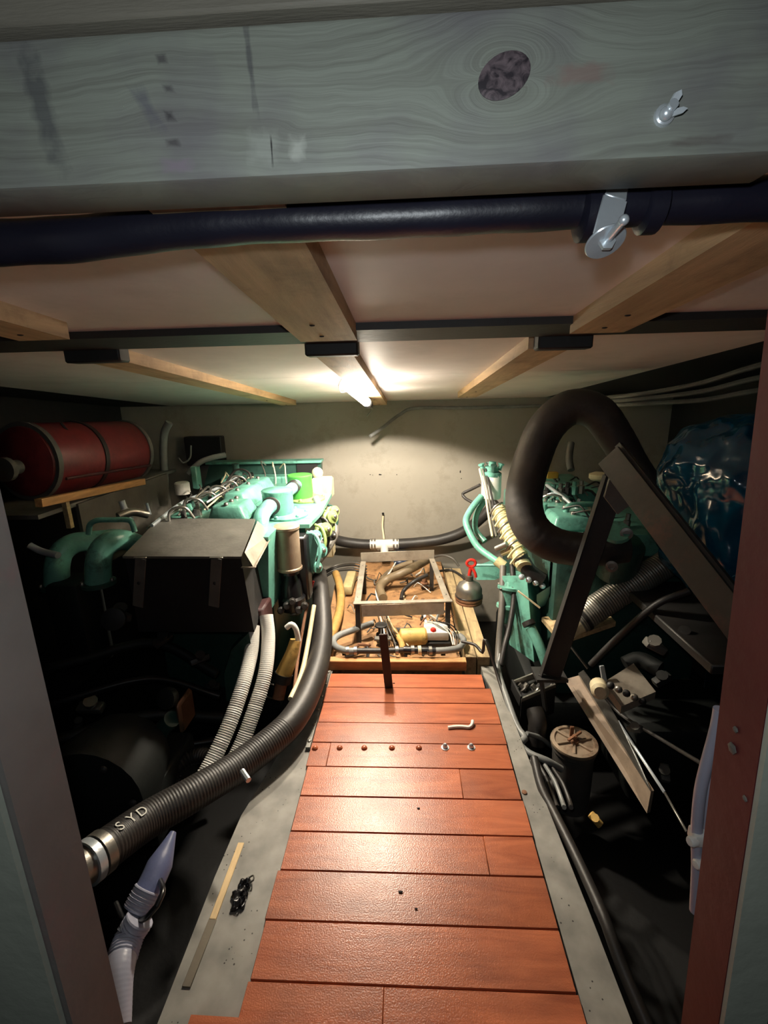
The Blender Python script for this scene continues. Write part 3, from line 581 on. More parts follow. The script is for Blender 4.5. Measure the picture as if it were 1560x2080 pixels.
MB().tube(pts, .04, 24, .0018, rf=hr).build('hose_body', BLACK, bh)
def band(parent, p, d, r, wdt, m, name='hose_clamp'):
    return MB().lathe([(r*.97, -wdt/2), (r, -wdt/2), (r, wdt/2), (r*.97, wdt/2)], p, d, 28).build(name, m, parent)
d = (pts[-1]-pts[-2]).normalized()
k1 = band(bh, pts[-2].lerp(pts[-1], .35), d, .0515, .022, STEEL); band(bh, pts[-2].lerp(pts[-1], .95), d, .0515, .018, CHROME)
MB().lathe([(.044, 0), (.044, .05), (.05, .055), (.05, .09)], pts[-1], d, 20).build('spigot', STEEL, bh)
side = d.cross(V((0, 0, 1))).normalized()
# white letters printed on the hose
def letter(ch, c, ydir, up, size, m, parent, name='letter'):
    cu = bpy.data.curves.new('txt', 'FONT'); cu.body = ch; cu.size = size; cu.extrude = .0004; cu.align_x = 'CENTER'; cu.align_y = 'CENTER'
    to = bpy.data.objects.new('txt', cu); col.objects.link(to); bpy.context.view_layer.update()
    me = bpy.data.meshes.new_from_object(to); bpy.data.objects.remove(to)
    x = V(ydir).normalized(); n = V(up).normalized(); y = n.cross(x).normalized()
    mm = M(((x.x, y.x, n.x, c.x), (x.y, y.y, n.y, c.y), (x.z, y.z, n.z, c.z), (0, 0, 0, 1)))
    root = parent
    while root.parent: root = root.parent
    me.transform(M.Translation(-root.location)@mm); me.materials.append(m)
    o = bpy.data.objects.new(name, me); col.objects.link(o); o.parent = parent; return o
LET = mat('letter_white', (205, 205, 195), .6, var=.1, bump=0)
hp = smoothpath(pts, .0042)
for ch, (px, py) in zip('SYD', [(224, 1692), (247, 1676), (270, 1659)]):
    # nearest hose point to that place, letter on the upper side facing the eye
    best = min(hp, key=lambda p: (EYE+ray(px+10, py+25)*((p-EYE).dot(FW))-p).length); i = hp.index(best); i = min(max(i, 2), len(hp)-3)
    td = (hp[i-2]-hp[i+2]).normalized(); n = (EYE-best); n = (n-td*n.dot(td)).normalized(); n = (n+V((-.30, .1, .55))); n = (n-td*n.dot(td)).normalized()
    letter(ch, best+n*.0500, td, n, .036, LET, bh)
for k, pp in enumerate([[AY(541, 1250, 1.60), AY(545, 1300, 1.55), AY(538, 1370, 1.46), AY(512, 1455, 1.36), AY(482, 1530, 1.28), AY(444, 1590, 1.2)], [AY(514, 1272, 1.56), AY(510, 1325, 1.50), AY(494, 1390, 1.41), AY(466, 1470, 1.31), AY(434, 1540, 1.23), AY(400, 1600, 1.16)]]):
    hose('corrugated_hose', ['white corrugated hose nearer the amber filter, one of a pair', 'white corrugated hose nearer the black guard box, one of a pair'][k], pp, .026, WHITEP, seg=18, group='white corrugated hoses', step=.0022,
         rf=lambda t, d: .0255+.0016*sin(d*880)*min(1, max(.12, t*3-.7)))
hose('blue_hose', 'blue grey hose with a ribbed end lying low beside the left post, upper length', [AY(352, 1690, .84), AY(325, 1755, .78), AY(300, 1810, .73), AY(278, 1850, .70)], .028, BLUEH, seg=16, rf=lambda t, d: .006+.022*min(1, t*2.2+.05))
hose('blue_hose', 'pale ribbed hose cuff at the lower left corner, below the black tie', [AY(285, 1865, .68), AY(262, 1905, .66), AY(240, 1980, .60), AY(232, 2090, .54)], .030, LAV, seg=16, step=.002, rf=lambda t, d: .028+.0015*sin(d*900)*(1 if t < .45 else .1))
hose('cuff', 'short pale ribbed cuff on the end of the blue grey hose', [AY(302, 1806, .728), AY(278, 1852, .698)], .0305, LAV, 'cuff', 16, step=.002, rf=lambda t, d: .0305+.0012*sin(d*1100))
hose('cable_tie', 'black strap looped round the blue hoses at the lower left', [AY(235, 1835, .74), AY(255, 1872, .70), AY(300, 1862, .67), AY(330, 1815, .70), AY(322, 1780, .76)], .006, BLACKG, 'strap')
hose('bilge_hose', 'dark ribbed bilge hose arching behind the thick black hose', [AY(345, 1600, 1.25), AY(360, 1560, 1.3), AY(400, 1535, 1.34), AY(440, 1545, 1.3), AY(465, 1590, 1.2)], .025, BLACK, seg=14, step=.003, rf=lambda t, d: .025+.002*sin(d*500))
tag(MB().tube([AY(492, 1566, 1.05), AY(505, 1585, 1.02)], .008, 8).build('steel_pin', CHROME), 'short bright steel pin beside the left girder', 'pin')

# dim machinery in the left bilge
gb = thing('gearbox', 'dark green gearbox casting low in the left bilge', 'gearbox', (-.95, 1.25, -.2))
MB().lathe([(.06, 0), (.16, .02), (.17, .1), (.14, .22), (.1, .24), (.06, .3)], (-.95, 1.05, .05), (0, 1, 0), 24).build('gear_case', GDARK, gb)
MB().box((-1.12, 1.12, -.2), (-.80, 1.42, .0), .02, 2).build('gear_sump', GDARK, gb)
for k in range(6):
    a = k*pi/3; bolt((-.95+.135*cos(a), 1.06, .05+.135*sin(a)), (0, -1, 0), .012, 'case_bolt', DSTEEL, gb)
MB().lathe([(.035, 0), (.04, .01), (.04, .03), (.02, .035)], AY(235, 1255, 1.45), (.3, -1, .3), 16).build('filler_plug', GDARK, gb)
t = thing('oil_cooler', 'dull copper coloured cooler block with green pipe in the left bilge', 'cooler', AY(375, 1460, 1.3))
MB().box(AY(352, 1432, 1.30), AY(400, 1452, 1.40), .012).build('cooler_block', COPPER, t)
MB().lathe([(.03, 0), (.034, .01), (.034, .03), (.018, .034)], AY(348, 1415, 1.3), (-.2, -1, .4), 18).build('end_cap', GDARK, t)
MB().tube([AY(350, 1460, 1.3), AY(325, 1490, 1.32), AY(318, 1530, 1.34), AY(305, 1600, 1.32)], .028, 14).build('green_pipe', TEALD, t)
for k, (px, py, s, m_) in enumerate([(185, 1437, .05, STEEL), (330, 1300, .04, DSTEEL), (245, 1250, .05, DSTEEL), (405, 1340, .035, DSTEEL), (160, 1470, .03, DSTEEL), (430, 1395, .03, DSTEEL)]):
    q = AY(px, py, 1.5+.05*(k % 3)); mm = M.Translation(q)@M.Rotation(k*1.3, 4, 'Z')@M.Rotation(.4, 4, 'X')
    tt = thing('pipe_fitting', ['bright flat fitting lowest left in the dark left bilge', 'grey union fitting just below the black guard box', 'grey bent fitting left of the black guard box', 'small steel fitting behind the white corrugated hoses', 'small dull fitting deep beside the left post', 'grey knuckle fitting above the copper coloured cooler'][k], 'fitting', q)
    MB().box((-s, -s*.4, -s*.3), (s, s*.4, s*.3), s*.12, 2, mm).build('body', m_, tt)
    MB().lathe([(s*.35, 0), (s*.35, s*.7), (s*.5, s*.72), (s*.5, s), (s*.2, s)], q, (.4, -.4, 1), 10).build('union', m_, tt)
for k in range(5):
    hose('bilge_pipe', ['lowest', 'second lowest', 'middle', 'second highest', 'highest'][k]+' of the dim pipes crossing the left bilge', [(-1.5, .9+.13*k, -.2+.1*k), (-1.25, 1.1+.1*k, -.16+.1*k), (-1.0, 1.35+.06*k, -.22+.12*k), (-.75, 1.55, -.25+.1*k)], .014+.004*(k % 3), [BLACKG, BLACKG, GDARK, BLACKG, GDARK][k], 'pipe', group='dim left bilge pipes')

# far left: red tank on its shelf
RT_ = thing('red_tank', 'dark red cylindrical tank with straps on a wooden shelf at the far left', 'tank', (-1.62, 2.25, .78))
MB().lathe([(.02, 0), (.1, .006), (.15, .03), (.165, .07), (.165, .63), (.15, .67), (.1, .694), (.02, .70)], (-1.66, 1.88, .945), (.13, 1, -.05), 36).build('shell', RED, RT_)
axv = V((.13, 1, -.05)).normalized()
for s_, m_ in [(.05, GUARD), (.32, BLACK), (.645, GUARD)]:
    MB().lathe([(.164, -.012), (.171, -.012), (.171, .012), (.164, .012)], V((-1.66, 1.88, .945))+axv*s_, axv, 36).build('strap', m_, RT_)
MB().tube([V((-1.66, 1.88, .945))+axv*.06+V((.15, 0, -.08)), V((-1.66, 1.88, .945))+axv*.62+V((.15, 0, -.08))], .007, 8).build('seam_bead', MAROON, RT_)
MB().tube([(-1.56, 2.05, 1.10), (-1.52, 2.06, 1.02), (-1.515, 2.08, .96)], .006, 8).build('drip_line', BLACK, RT_)
MB().lathe([(.03, 0), (.03, .05), (.05, .055), (.05, .08), (.01, .082)], (-1.64, 1.86, .93), (0, -1, 0), 18).build('end_valve', GUARD, RT_)
sh = thing('tank_shelf', 'wooden batten shelf with grey side panel under the red tank', 'shelf', (-1.5, 2.0, .4))
MB().bar(AX(78, 1022, -1.40), AX(290, 978, -1.40), .03, .032).build('batten', mat('orange_batten', (190, 142, 88), .6, stretch=(8, 1, 8)), sh)
MB().box((-1.85, 1.65, .755), (-1.42, 2.75, .772)).build('shelf_board', GUARD, sh)
MB().box((-1.425, 1.86, .45), (-1.41, 2.62, .765)).build('side_panel', mat('panel_grey', (84, 80, 72), .6), sh)
MB().box((-1.42, 1.78, .68), (-1.40, 1.80, .80)).build('peg', WOODB, sh)
hose('vent_hose', 'pale grey hose rising in front of the left corner of the bulkhead', [AY(344, 858, 2.7), AY(334, 880, 2.7), AY(332, 920, 2.7), AY(335, 990, 2.7), AY(333, 1060, 2.7)], .022, GREYH)
tag(MB().box(AY(372, 888, 3.12), AY(462, 942, 3.195), .006).build('switch_panel', GUARDD), 'black box fixed on the bulkhead above the left engine', 'box')
hose('panel_cable', 'thin cable curling below the black box on the bulkhead', [AY(388, 905, 3.08), AY(386, 930, 3.05), AY(372, 940, 3.03), AY(362, 930, 3.0)], .006, GREYH, 'cable')

# ------------------------------------------------------------------ centre: bearers, tray, frame, pump
struct(MB().box((-.385, 1.862, -.07), (.24, 3.19, -.012)).build('floor_plywood', PLY))
for k, (x0, x1, y1) in enumerate([(.244, .292, 2.95), (.298, .352, 2.95)]):
    tag(MB().hexa([(x0+.012, 1.868, -.06), (x1+.012, 1.868, -.06), (x1-.0, y1, -.06), (x0-.0, y1, -.06)], [(x0+.012, 1.868, .03), (x1+.012, 1.868, .03), (x1, y1, .03), (x0, y1, .03)]).build('timber_bearer', WOODB),
        ['inner of two oily timber bearers right of the aluminium frame', 'outer of two oily timber bearers, next to the right engine'][k], 'bearer', 'timber bearers')
tag(MB().box((-.385, 1.82, -.011), (.255, 1.860, .036), .003).build('front_board', mat('board_wood', (188, 138, 88), .6, stretch=(1, 8, 8), dirt=(96, 62, 38))), 'orange brown board laid across the end of the orange planks', 'board')
tag(MB().bar((-.382, 1.9, .006), (-.44, 2.7, .006), .05, .035).build('timber_rail', PLY), 'oily wooden rail under the yellow hose left of the frame', 'rail')
af = thing('aluminium_frame', 'rectangular aluminium angle frame standing over the plywood', 'frame', (-.04, 2.3, -.01))
zt = .20; fl4 = AZ(726, 1226, zt); fr4 = AZ(910, 1221, zt); bl4 = AZ(738, 1141, zt); br4 = AZ(877, 1135, zt)
MB().bar(bl4, fl4, .032, .005).build('side_rail', ALU, af); MB().bar(br4, fr4, .032, .005).build('side_rail', ALU, af)
MB().bar(bl4+V((-.016, 0, -.016)), fl4+V((-.016, 0, -.016)), .004, .03).build('side_web', ALU, af); MB().bar(br4+V((.016, 0, -.016)), fr4+V((.016, 0, -.016)), .004, .03).build('side_web', ALU, af)
MB().bar(fl4+V((-.02, 0, .003)), fr4+V((.02, 0, .003)), .03, .005).build('front_rail', ALU, af)
MB().bar(fl4+V((.02, -.014, -.032)), fr4+V((-.02, -.014, -.032)), .004, .062, (0, 0, 1)).build('front_plate', ALU, af)
MB().bar(bl4+V((-.016, .014, .022)), br4+V((.016, .014, .022)), .004, .062, (0, 0, 1)).build('rear_plate', ALU, af)
for p in (fl4, fr4, bl4, br4): MB().box(p+V((-.012, -.005, -.006)), (p.x+.012, p.y+.015, -.012)).build('leg', DSTEEL, af)
for t_ in (.12, .5, .88):
    for A_, B_ in ((bl4, fl4), (br4, fr4)): bolt(A_.lerp(B_, t_)+V((0, 0, .003)), (0, 0, 1), .006, 'rivet', STEEL, af, .003)
# upright flat iron
tag(MB().bar(AZ(790, 1397, .0)+V((0, 0, 0)), AY(778, 1288, 1.70), .034, .010, (0, 1, 0)).build('iron_upright', mat('dark_iron', (54, 40, 38), .5, metal=.3)), 'dark iron flat bar standing upright on the far planks', 'bar')
# bilge manifold pipe loop
ml = thing('manifold_pipe', 'grey pipe loop with fittings lying along the brown front board', 'pipe', AZ(810, 1320, 0))
zz = .062
P1 = [AZ(757, 1266, zz), AZ(725, 1277, zz), AZ(690, 1290, zz), AZ(677, 1302, zz), AZ(684, 1315, zz), AZ(705, 1322, zz), AZ(722, 1322, zz)]
MB().tube(P1, .016, 14).build('pipe', GREYH, ml)
P2 = [AZ(720, 1322, zz), AZ(775, 1322, zz), AZ(830, 1320, zz)]; MB().tube(P2, .013, 12).build('pipe', BLACK, ml)
P3 = [AZ(868, 1322, zz), AZ(905, 1321, zz), AZ(932, 1316, zz), AZ(942, 1303, zz), AZ(936, 1293, zz), AZ(920, 1287, zz)]
MB().tube(P3, .015, 14).build('pipe', GREYH, ml); MB().tube([AZ(820, 1320, zz), AZ(885, 1322, zz)], .017, 12).build('pipe_coupler', BLACKG, ml)
for px, py in [(706, 1322), (722, 1322), (806, 1321), (838, 1320), (852, 1321), (874, 1322), (928, 1290)]:
    q = AZ(px, py, zz); MB().lathe([(.015, -.008), (.021, -.007), (.021, .007), (.015, .008)], q, (1, .1, 0) if px != 928 else (.6, .8, 0), 14).build('hose_clamp', STEEL if px % 4 else CREAM, ml)
for k, (px, py) in enumerate([(700, 1330), (830, 1328), (900, 1330)]): q = AZ(px, py, .03); MB().box(q+V((-.01, -.008, 0)), (q.x+.01, q.y+.008, zz-.01)).build('saddle', DSTEEL, ml)
wp = thing('bilge_pump', 'bilge pump with amber motor and white switch box with red button', 'pump', AZ(855, 1300, -.01))
MB().lathe([(.03, 0), (.042, .006), (.042, .12), (.034, .13), (.01, .132)], AZ(812, 1295, .05), (1, .12, 0), 22).build('motor', AMBER, wp)
MB().box(AZ(862, 1302, .035), AZ(908, 1280, .035)+V((0, 0, .045)), .006, 2).build('switch_box', WHITEP, wp)
q = AZ(880, 1283, .075); MB().lathe([(.014, 0), (.014, .012), (.010, .018), (.003, .019)], q, (0, 0, 1), 14).build('button', REDH, wp)
MB().box(AZ(800, 1318, .0), AZ(910, 1285, .0)+V((0, 0, .03)), .003).build('base_plate', DSTEEL, wp)
MB().tube([AZ(785, 1262, .02), AZ(800, 1280, .05), AZ(815, 1305, .055), AZ(818, 1322, .055)], .014, 12).build('outlet', YELLOW, wp)
for k in range(4):
    hose('pump_wire', ['white wire arching', 'white wire looping low', 'dark wire arching', 'dark wire looping low'][k]+' behind the white switch box', [AZ(868+6*k, 1262, .06+.012*k), AZ(890+8*k, 1268, .10+.008*k), AZ(912+6*k, 1285, .08), AZ(920+3*k, 1310, .045)], .0028, [WHITEP, WHITEP, BLACK, BLACK][k], 'wire', 6)
for k in range(6):
    hose('control_cable', ['first', 'second', 'third', 'fourth', 'fifth', 'sixth'][k]+' from the left of the thin cables tangled below the aluminium frame', [AZ(768+4*k, 1252, .02+.01*k), AZ(774+5*k, 1275, .09), AZ(772+9*k, 1298, .085-.008*k), AZ(765+13*k, 1312, .04)], .0032, [BLACK, WHITEP, BLACK, GREYD, BLACK, CREAM][k], 'cable', 6)
t = thing('shut_valve', 'small dark brass valve on the pipe loop behind the iron bar', 'valve', AZ(775, 1300, -.01))
MB().lathe([(.02, 0), (.026, .01), (.026, .05), (.015, .06), (.015, .09), (.03, .092), (.03, .1), (.005, .102)], AZ(775, 1306, .0), (0, 0, 1), 14).build('valve_body', DSTEEL, t)
MB().box(AZ(760, 1303, .06), AZ(795, 1296, .06)+V((0, 0, .012)), .003).build('valve_handle', STEEL, t)
# hoses inside the frame
hose('suction_hose', 'fat brown hose curving inside the aluminium frame', [AZ(872, 1135, .10), AZ(845, 1150, .12), AZ(815, 1165, .10), AZ(785, 1178, .06), AZ(772, 1195, .035), AZ(778, 1215, .03)], .027, mat('brown_hose', (116, 100, 76), .5, dirt=(70, 54, 36)), seg=14)
hose('suction_hose', 'brown hose behind the fat one inside the aluminium frame', [AZ(840, 1142, .13), AZ(810, 1152, .09), AZ(785, 1168, .04), AZ(768, 1190, .03)], .02, MATS['brown_hose'], seg=12)
hose('black_cable', 'black cable curving down onto the plywood inside the aluminium frame', [AZ(868, 1168, .10), AZ(840, 1182, .08), AZ(820, 1200, .03), AZ(815, 1218, .02)], .012, BLACK, 'cable')
hose('white_wire', 'white wire arching inside the left of the aluminium frame', [AZ(805, 1140, .08), AZ(790, 1165, .08), AZ(768, 1186, .04), AZ(764, 1205, .03), AZ(770, 1225, .02)], .005, WHITEP, 'wire', 8)
tag(MB().box(AZ(800, 1160, .02), AZ(826, 1135, .02)+V((0, 0, .07)), .006).build('float_switch', mat('dark_blue', (36, 48, 70), .35)), 'dark blue float switch at the back of the aluminium frame', 'switch')
tag(MB().lathe([(.025, 0), (.025, .03), (.016, .034), (.016, .07), (.022, .075), (.004, .08)], AZ(862, 1192, .0), (0, 0, 1), 12).build('drain_plug', RUST), 'rusty drain plug at the right inside the aluminium frame', 'plug')
lm = thing('wiring_loom', 'tangle of thin wires and small hoses strewn over the oily plywood', 'wiring', (-.05, 2.3, -.01)); rnd = random.Random(11)
for k in range(34):
    x = rnd.uniform(-.32, .2); y = rnd.uniform(1.9, 2.9); a = rnd.uniform(0, 6.28); l_ = rnd.uniform(.06, .16); d0 = V((cos(a), sin(a), 0))*l_; n_ = V((-sin(a), cos(a), 0))*rnd.uniform(-.06, .06); q = V((max(-.34, min(.2, x)), y, .0))
    e_ = q+d0; e_.x = max(-.35, min(.22, e_.x)); e_.y = max(1.88, min(3.1, e_.y))
    MB().tube([q, q.lerp(e_, .35)+n_*.6+V((0, 0, rnd.uniform(.005, .05))), q.lerp(e_, .7)+n_+V((0, 0, rnd.uniform(.005, .05))), e_], rnd.choice([.0028, .0035, .005, .008]), 6, .02).build('wire', rnd.choice([BLACK, BLACK, GREYD, GREYH, WHITEP, CREAM, RUST]), lm)
for k in range(12):
    q = V((rnd.uniform(-.3, .2), rnd.uniform(1.9, 2.8), -.012)); r = rnd.uniform(.010, .02)
    MB().lathe([(r, 0), (r, r), (r*.6, r*1.1), (r*.6, r*2.), (r*.2, r*2.1)], q, (0, 0, 1), 8).build('connector', rnd.choice([STEEL, BLACK, RUST, CREAM, DSTEEL]), lm)
# aft hose with tee along the foot of the bulkhead
ah = thing('cross_hose', 'dark hose with pale tee sagging along the foot of the bulkhead', 'hose', AY(780, 1108, 3.1))
MB().tube([AY(640, 1075, 3.0), AY(665, 1090, 3.04), AY(695, 1100, 3.08), AY(730, 1105, 3.1), AY(756, 1106, 3.1)], .037, 16).build('hose_left', BLACK, ah)
MB().tube([AY(806, 1105, 3.1), AY(850, 1102, 3.1), AY(900, 1095, 3.08), AY(945, 1078, 3.05), AY(985, 1045, 3.0), AY(1010, 1020, 2.98)], .037, 16).build('hose_right', BLACK, ah)
MB().tube([AY(752, 1106, 3.09), AY(810, 1105, 3.09)], .034, 18).build('tee', WHITEP, ah); MB().cyl(AY(781, 1106, 3.08), AY(781, 1128, 3.05), .028, seg=18).build('tee_branch', WHITEP, ah)
for px in (756, 762, 800, 807): band(ah, AY(px, 1105.5, 3.09), (1, 0, .02), .042, .012, STEEL)
hose('drip_pipe', 'thin pale pipe standing above the tee against the bulkhead', [AY(778, 1048, 3.17), AY(777, 1070, 3.15), AY(780, 1095, 3.10)], .007, CREAM, 'pipe')
tag(MB().lathe([(.008, 0), (.009, .012), (.004, .014)], AY(778, 1045, 3.17), (0, 0, 1), 10).build('pipe_tip', BLACKG), 'tiny black tip on the thin pipe above the tee', 'cap')
hose('yellow_hose', 'stiff yellowed hose bending down left of the aluminium frame', [AZ(682, 1165, .09), AZ(690, 1190, .07), AZ(692, 1225, .05), AZ(684, 1262, .05), AZ(668, 1300, .045)], .024, YELLOW, seg=14)
tag(MB().box(AZ(695, 1210, .0), AZ(725, 1175, .0)+V((0, 0, .06)), .015, 2).build('wooden_block', mat('pale_block', (176, 160, 116), .7, dirt=(90, 70, 46))), 'pale stained block beside the yellow hose', 'block')
for k in range(4):
    hose('floor_cable', ['lowest', 'second', 'third', 'highest'][k]+' of four thin cables running from the left engine behind the frame', [AZ(660, 1172-4*k, .05), AZ(685, 1160-4*k, .07+.01*k), AZ(720, 1158-5*k, .05), AZ(745, 1168-6*k, .03)], .006, [BLACK, GREYD, BLACK, GREYD][k], 'cable', 8, 'cables behind the frame')
hose('floor_cable', 'grey cable arching right from behind the frame to the dome valve', [AZ(880, 1132, .06), AZ(900, 1128, .1), AZ(920, 1135, .09), AZ(932, 1150, .04)], .008, GREYD, 'cable')
hose('floor_cable', 'dark cable lying behind the red valve handle', [AZ(892, 1160, .05), AZ(915, 1158, .04), AZ(935, 1168, .04), AZ(945, 1178, .04)], .008, BLACK, 'cable')
# dome valve with red handle
dv = thing('dome_strainer', 'dull metal dome with a red tap handle on the right bearers', 'strainer', AZ(950, 1220, .03))
q = AZ(952, 1222, .03)
MB().lathe([(.074, 0), (.076, .01), (.072, .016), (.072, .022), (.078, .024), (.078, .036)], q, (0, 0, 1), 28).build('base_ring', RUST, dv)
MB().lathe([(.073, .036), (.073, .08), (.06, .108), (.03, .125), (.022, .13), (.022, .16), (.004, .162)], q, (0, 0, 1), 28).build('dome', STEEL, dv)
MB().lathe([(.076, .034), (.078, .036), (.078, .042), (.073, .044)], q, (0, 0, 1), 28).build('seal', BLACKG, dv)
h = q+V((.0, 0, .16)); MB().tube([h, h+V((.006, -.004, .05))], .01, 10).build('tap_stem', REDH, dv)
MB().tube([h+V((.008+.024*cos(a), -.004, .075+.02*sin(a))) for a in [k*pi/8 for k in range(17)]], .008, 8, .01).build('tap_ring', REDH, dv)
MB().tube([h+V((.01, -.006, .05)), h+V((.03, -.012, .02)), h+V((.035, -.014, -.005))], .008, 8).build('tap_lever', REDH, dv)

# ------------------------------------------------------------------ right engine
E2 = thing('marine_engine', 'teal marine diesel engine on the right, partly behind the thick black hose', 'engine', (.9, 2.25, -.15))
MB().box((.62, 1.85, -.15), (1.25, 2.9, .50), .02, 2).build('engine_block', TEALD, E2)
MB().box((.56, 1.80, -.40), (1.2, 2.75, -.15), .03, 2).build('oil_sump', GDARK, E2)
MB().box((.60, 1.88, .50), (1.15, 2.85, .60), .012, 2).build('cylinder_head', TEAL, E2)
for x0, x1, y0, y1, z1 in [(.64, .80, 1.92, 2.25, .665), (.70, .98, 2.35, 2.80, .70)]:
    o = rocker(x0, x1, y0, y1, .60, z1, .012).build('rocker_cover', TEAL, E2)
    for k in range(3): bolt(((x0+x1)/2, y0+(y1-y0)*(k+.5)/3, z1), (0, 0, 1), .011, 'cover_bolt', STEEL, o, .014)
MB().tube([AY(1150, 1052, 2.02), AY(1150, 1036, 2.02), AY(1158, 1027, 2.02), AY(1180, 1025, 2.03), AY(1205, 1025, 2.04), AY(1212, 1032, 2.04), AY(1213, 1046, 2.04)], .013, 12, .006).build('lifting_handle', TEAL, E2)
for k in range(6):
    a = AY(1095+9*k, 1015-4*k, 2.2+.06*k); MB().tube([a, a+V((.03, -.02, .025)), a+V((.09, -.03, .02)), a+V((.13, -.02, -.03))], .006, 8).build('injector_pipe', [STEEL, CHROME, DSTEEL][k % 3], E2)
    q = AY(1110+14*k, 1004-2*k, 2.3); MB().lathe([(.018, -.02), (.018, .02), (.011, .024), (.011, .045), (.004, .047)], q, (0, 0, 1), 8).build('injector', [DSTEEL, TEAL, STEEL][k % 3], E2)
MB().tube([AY(1110, 985, 2.3), AY(1150, 1015, 2.15), AY(1200, 1060, 2.0)], .008, 8).build('fuel_rail', CHROME, E2)
MB().box(AY(1112, 960, 2.5), AY(1130, 970, 2.54), .004).build('label_block', mat('ochre', (150, 120, 40), .5), E2)
MB().lathe([(.035, 0), (.045, .01), (.045, .03), (.02, .04)], AY(1215, 975, 2.3), (0, 0, 1), 18).build('filler_cap', CREAM, E2)
MB().tube([AY(1160, 900, 2.55), AY(1156, 930, 2.5), AY(1160, 955, 2.45)], .018, 10).build('breather_pipe', GUARD, E2)
for k in range(3): bolt(AY(1128+35*k, 1086-3*k, 1.99), (0, -.4, 1), .016, 'cover_nut', DSTEEL, E2, .02)
MB().box((.62, 1.88, .30), (.86, 1.93, .585), .008).build('front_plate', TEAL, E2)
for k in range(16):
    q = V((.66+rnd.random()*.32, 1.95+rnd.random()*.7, .66+rnd.random()*.05)); d0 = V((rnd.uniform(.04, .16), rnd.uniform(-.22, .1), rnd.uniform(-.01, .03)))
    MB().tube([q, q+d0*.4+V((.01, 0, .025)), q+d0*.8+V((-.01, .01, .02)), q+d0+V((0, 0, -.03))], rnd.choice([.003, .004, .007]), 6, .03).build('engine_wire', rnd.choice([BLACK, STEEL, GREYD, CREAM, BLACK]), E2)
for k in range(16):
    q = V((.62+rnd.random()*.4, 1.92+rnd.random()*.7, .60)); r = rnd.uniform(.01, .022)
    MB().lathe([(r, 0), (r, r*2), (r*.7, r*2.2), (r*.7, r*4.), (r*.3, r*4.1)], q, (rnd.uniform(-.3, .3), rnd.uniform(-.3, .3), 1), 8).build('head_fitting', rnd.choice([STEEL, DSTEEL, TEALD, TEAL, BLACK]), E2)
# filter with teal head at the aft inboard corner
MB().lathe([(.05, 0), (.055, .006), (.055, .135), (.05, .14)], AY(997, 1012, 2.6), (0, 0, 1), 24).build('spin_filter', WHITEP, E2)
qf = AY(997, 966, 2.6); MB().lathe([(.058, 0), (.058, .02), (.04, .03), (.04, .05), (.02, .055), (.02, .08)], qf, (.1, 0, 1), 16).build('filter_head', TEAL, E2)
for k in range(4): MB().lathe([(.012, 0), (.012, .03), (.018, .032), (.018, .04), (.004, .042)], qf+V((.045*cos(k*1.6), .045*sin(k*1.6), .03)), (.3*cos(k*1.6), .3*sin(k*1.6), 1), 8).build('filter_fitting', TEALD if k % 2 else TEAL, E2)
for k in range(3): MB().tube([AY(974+6*k, 952, 2.58), AY(985+6*k, 1000, 2.5), AY(992+7*k, 1045, 2.4), AY(1000+8*k, 1090, 2.25)], .006, 8).build('fuel_line', [CREAM, STEEL, BLACK][k], E2)
# injection pump with ribbed cream body
for k in range(9):
    a = AY(1016+5.5*k, 1040+12.5*k, 2.3-.04*k)
    MB().lathe([(.034, -.008), (.040, -.006), (.040, .006), (.034, .008)], a, (AY(1065, 1152, 1.94)-AY(1016, 1040, 2.3)), 14).build('pump_rib', INJ, E2)
    MB().tube([a+V((.01, 0, .03)), a+V((.0, -.03, .055)), a+V((-.035, -.045, .04)), a+V((-.055, -.03, -.0))], .006, 8).build('pump_pipe', INJ if k % 3 else STEEL, E2)
MB().tube([AY(1016, 1040, 2.3), AY(1065, 1152, 1.94)], .033, 14).build('pump_body', INJ, E2)
for k in range(5): MB().cyl(AY(1008+12*k, 1115+9*k, 2.05), AY(1030+12*k, 1105+9*k, 2.02), .014, seg=10).build('pump_union', INJ if k % 2 else STEEL, E2)
MB().tube([AY(1055, 1130, 1.98), AY(1075, 1160, 1.96), AY(1100, 1178, 1.95)], .035, 14).build('solenoid', DSTEEL, E2)
for k in range(4): bolt(AY(1060+14*k, 1172+6*k, 1.93), (-.3, -1, .4), .014, 'pump_bolt', CHROME, E2, .016)
MB().tube([AY(978, 1008, 2.55), AY(960, 1030, 2.5), AY(947, 1055, 2.42), AY(952, 1078, 2.36), AY(970, 1110, 2.3), AY(992, 1128, 2.25), AY(1012, 1142, 2.2)], .018, 14).build('coolant_pipe', TEAL, E2)
MB().tube([AY(985, 1015, 2.58), AY(968, 1045, 2.52), AY(966, 1075, 2.46), AY(985, 1100, 2.4)], .016, 12).build('coolant_pipe', TEAL, E2)
MB().cyl(AY(1008, 1138, 2.2), AY(1024, 1150, 2.18), .026, seg=14).build('pipe_union', INJ, E2)
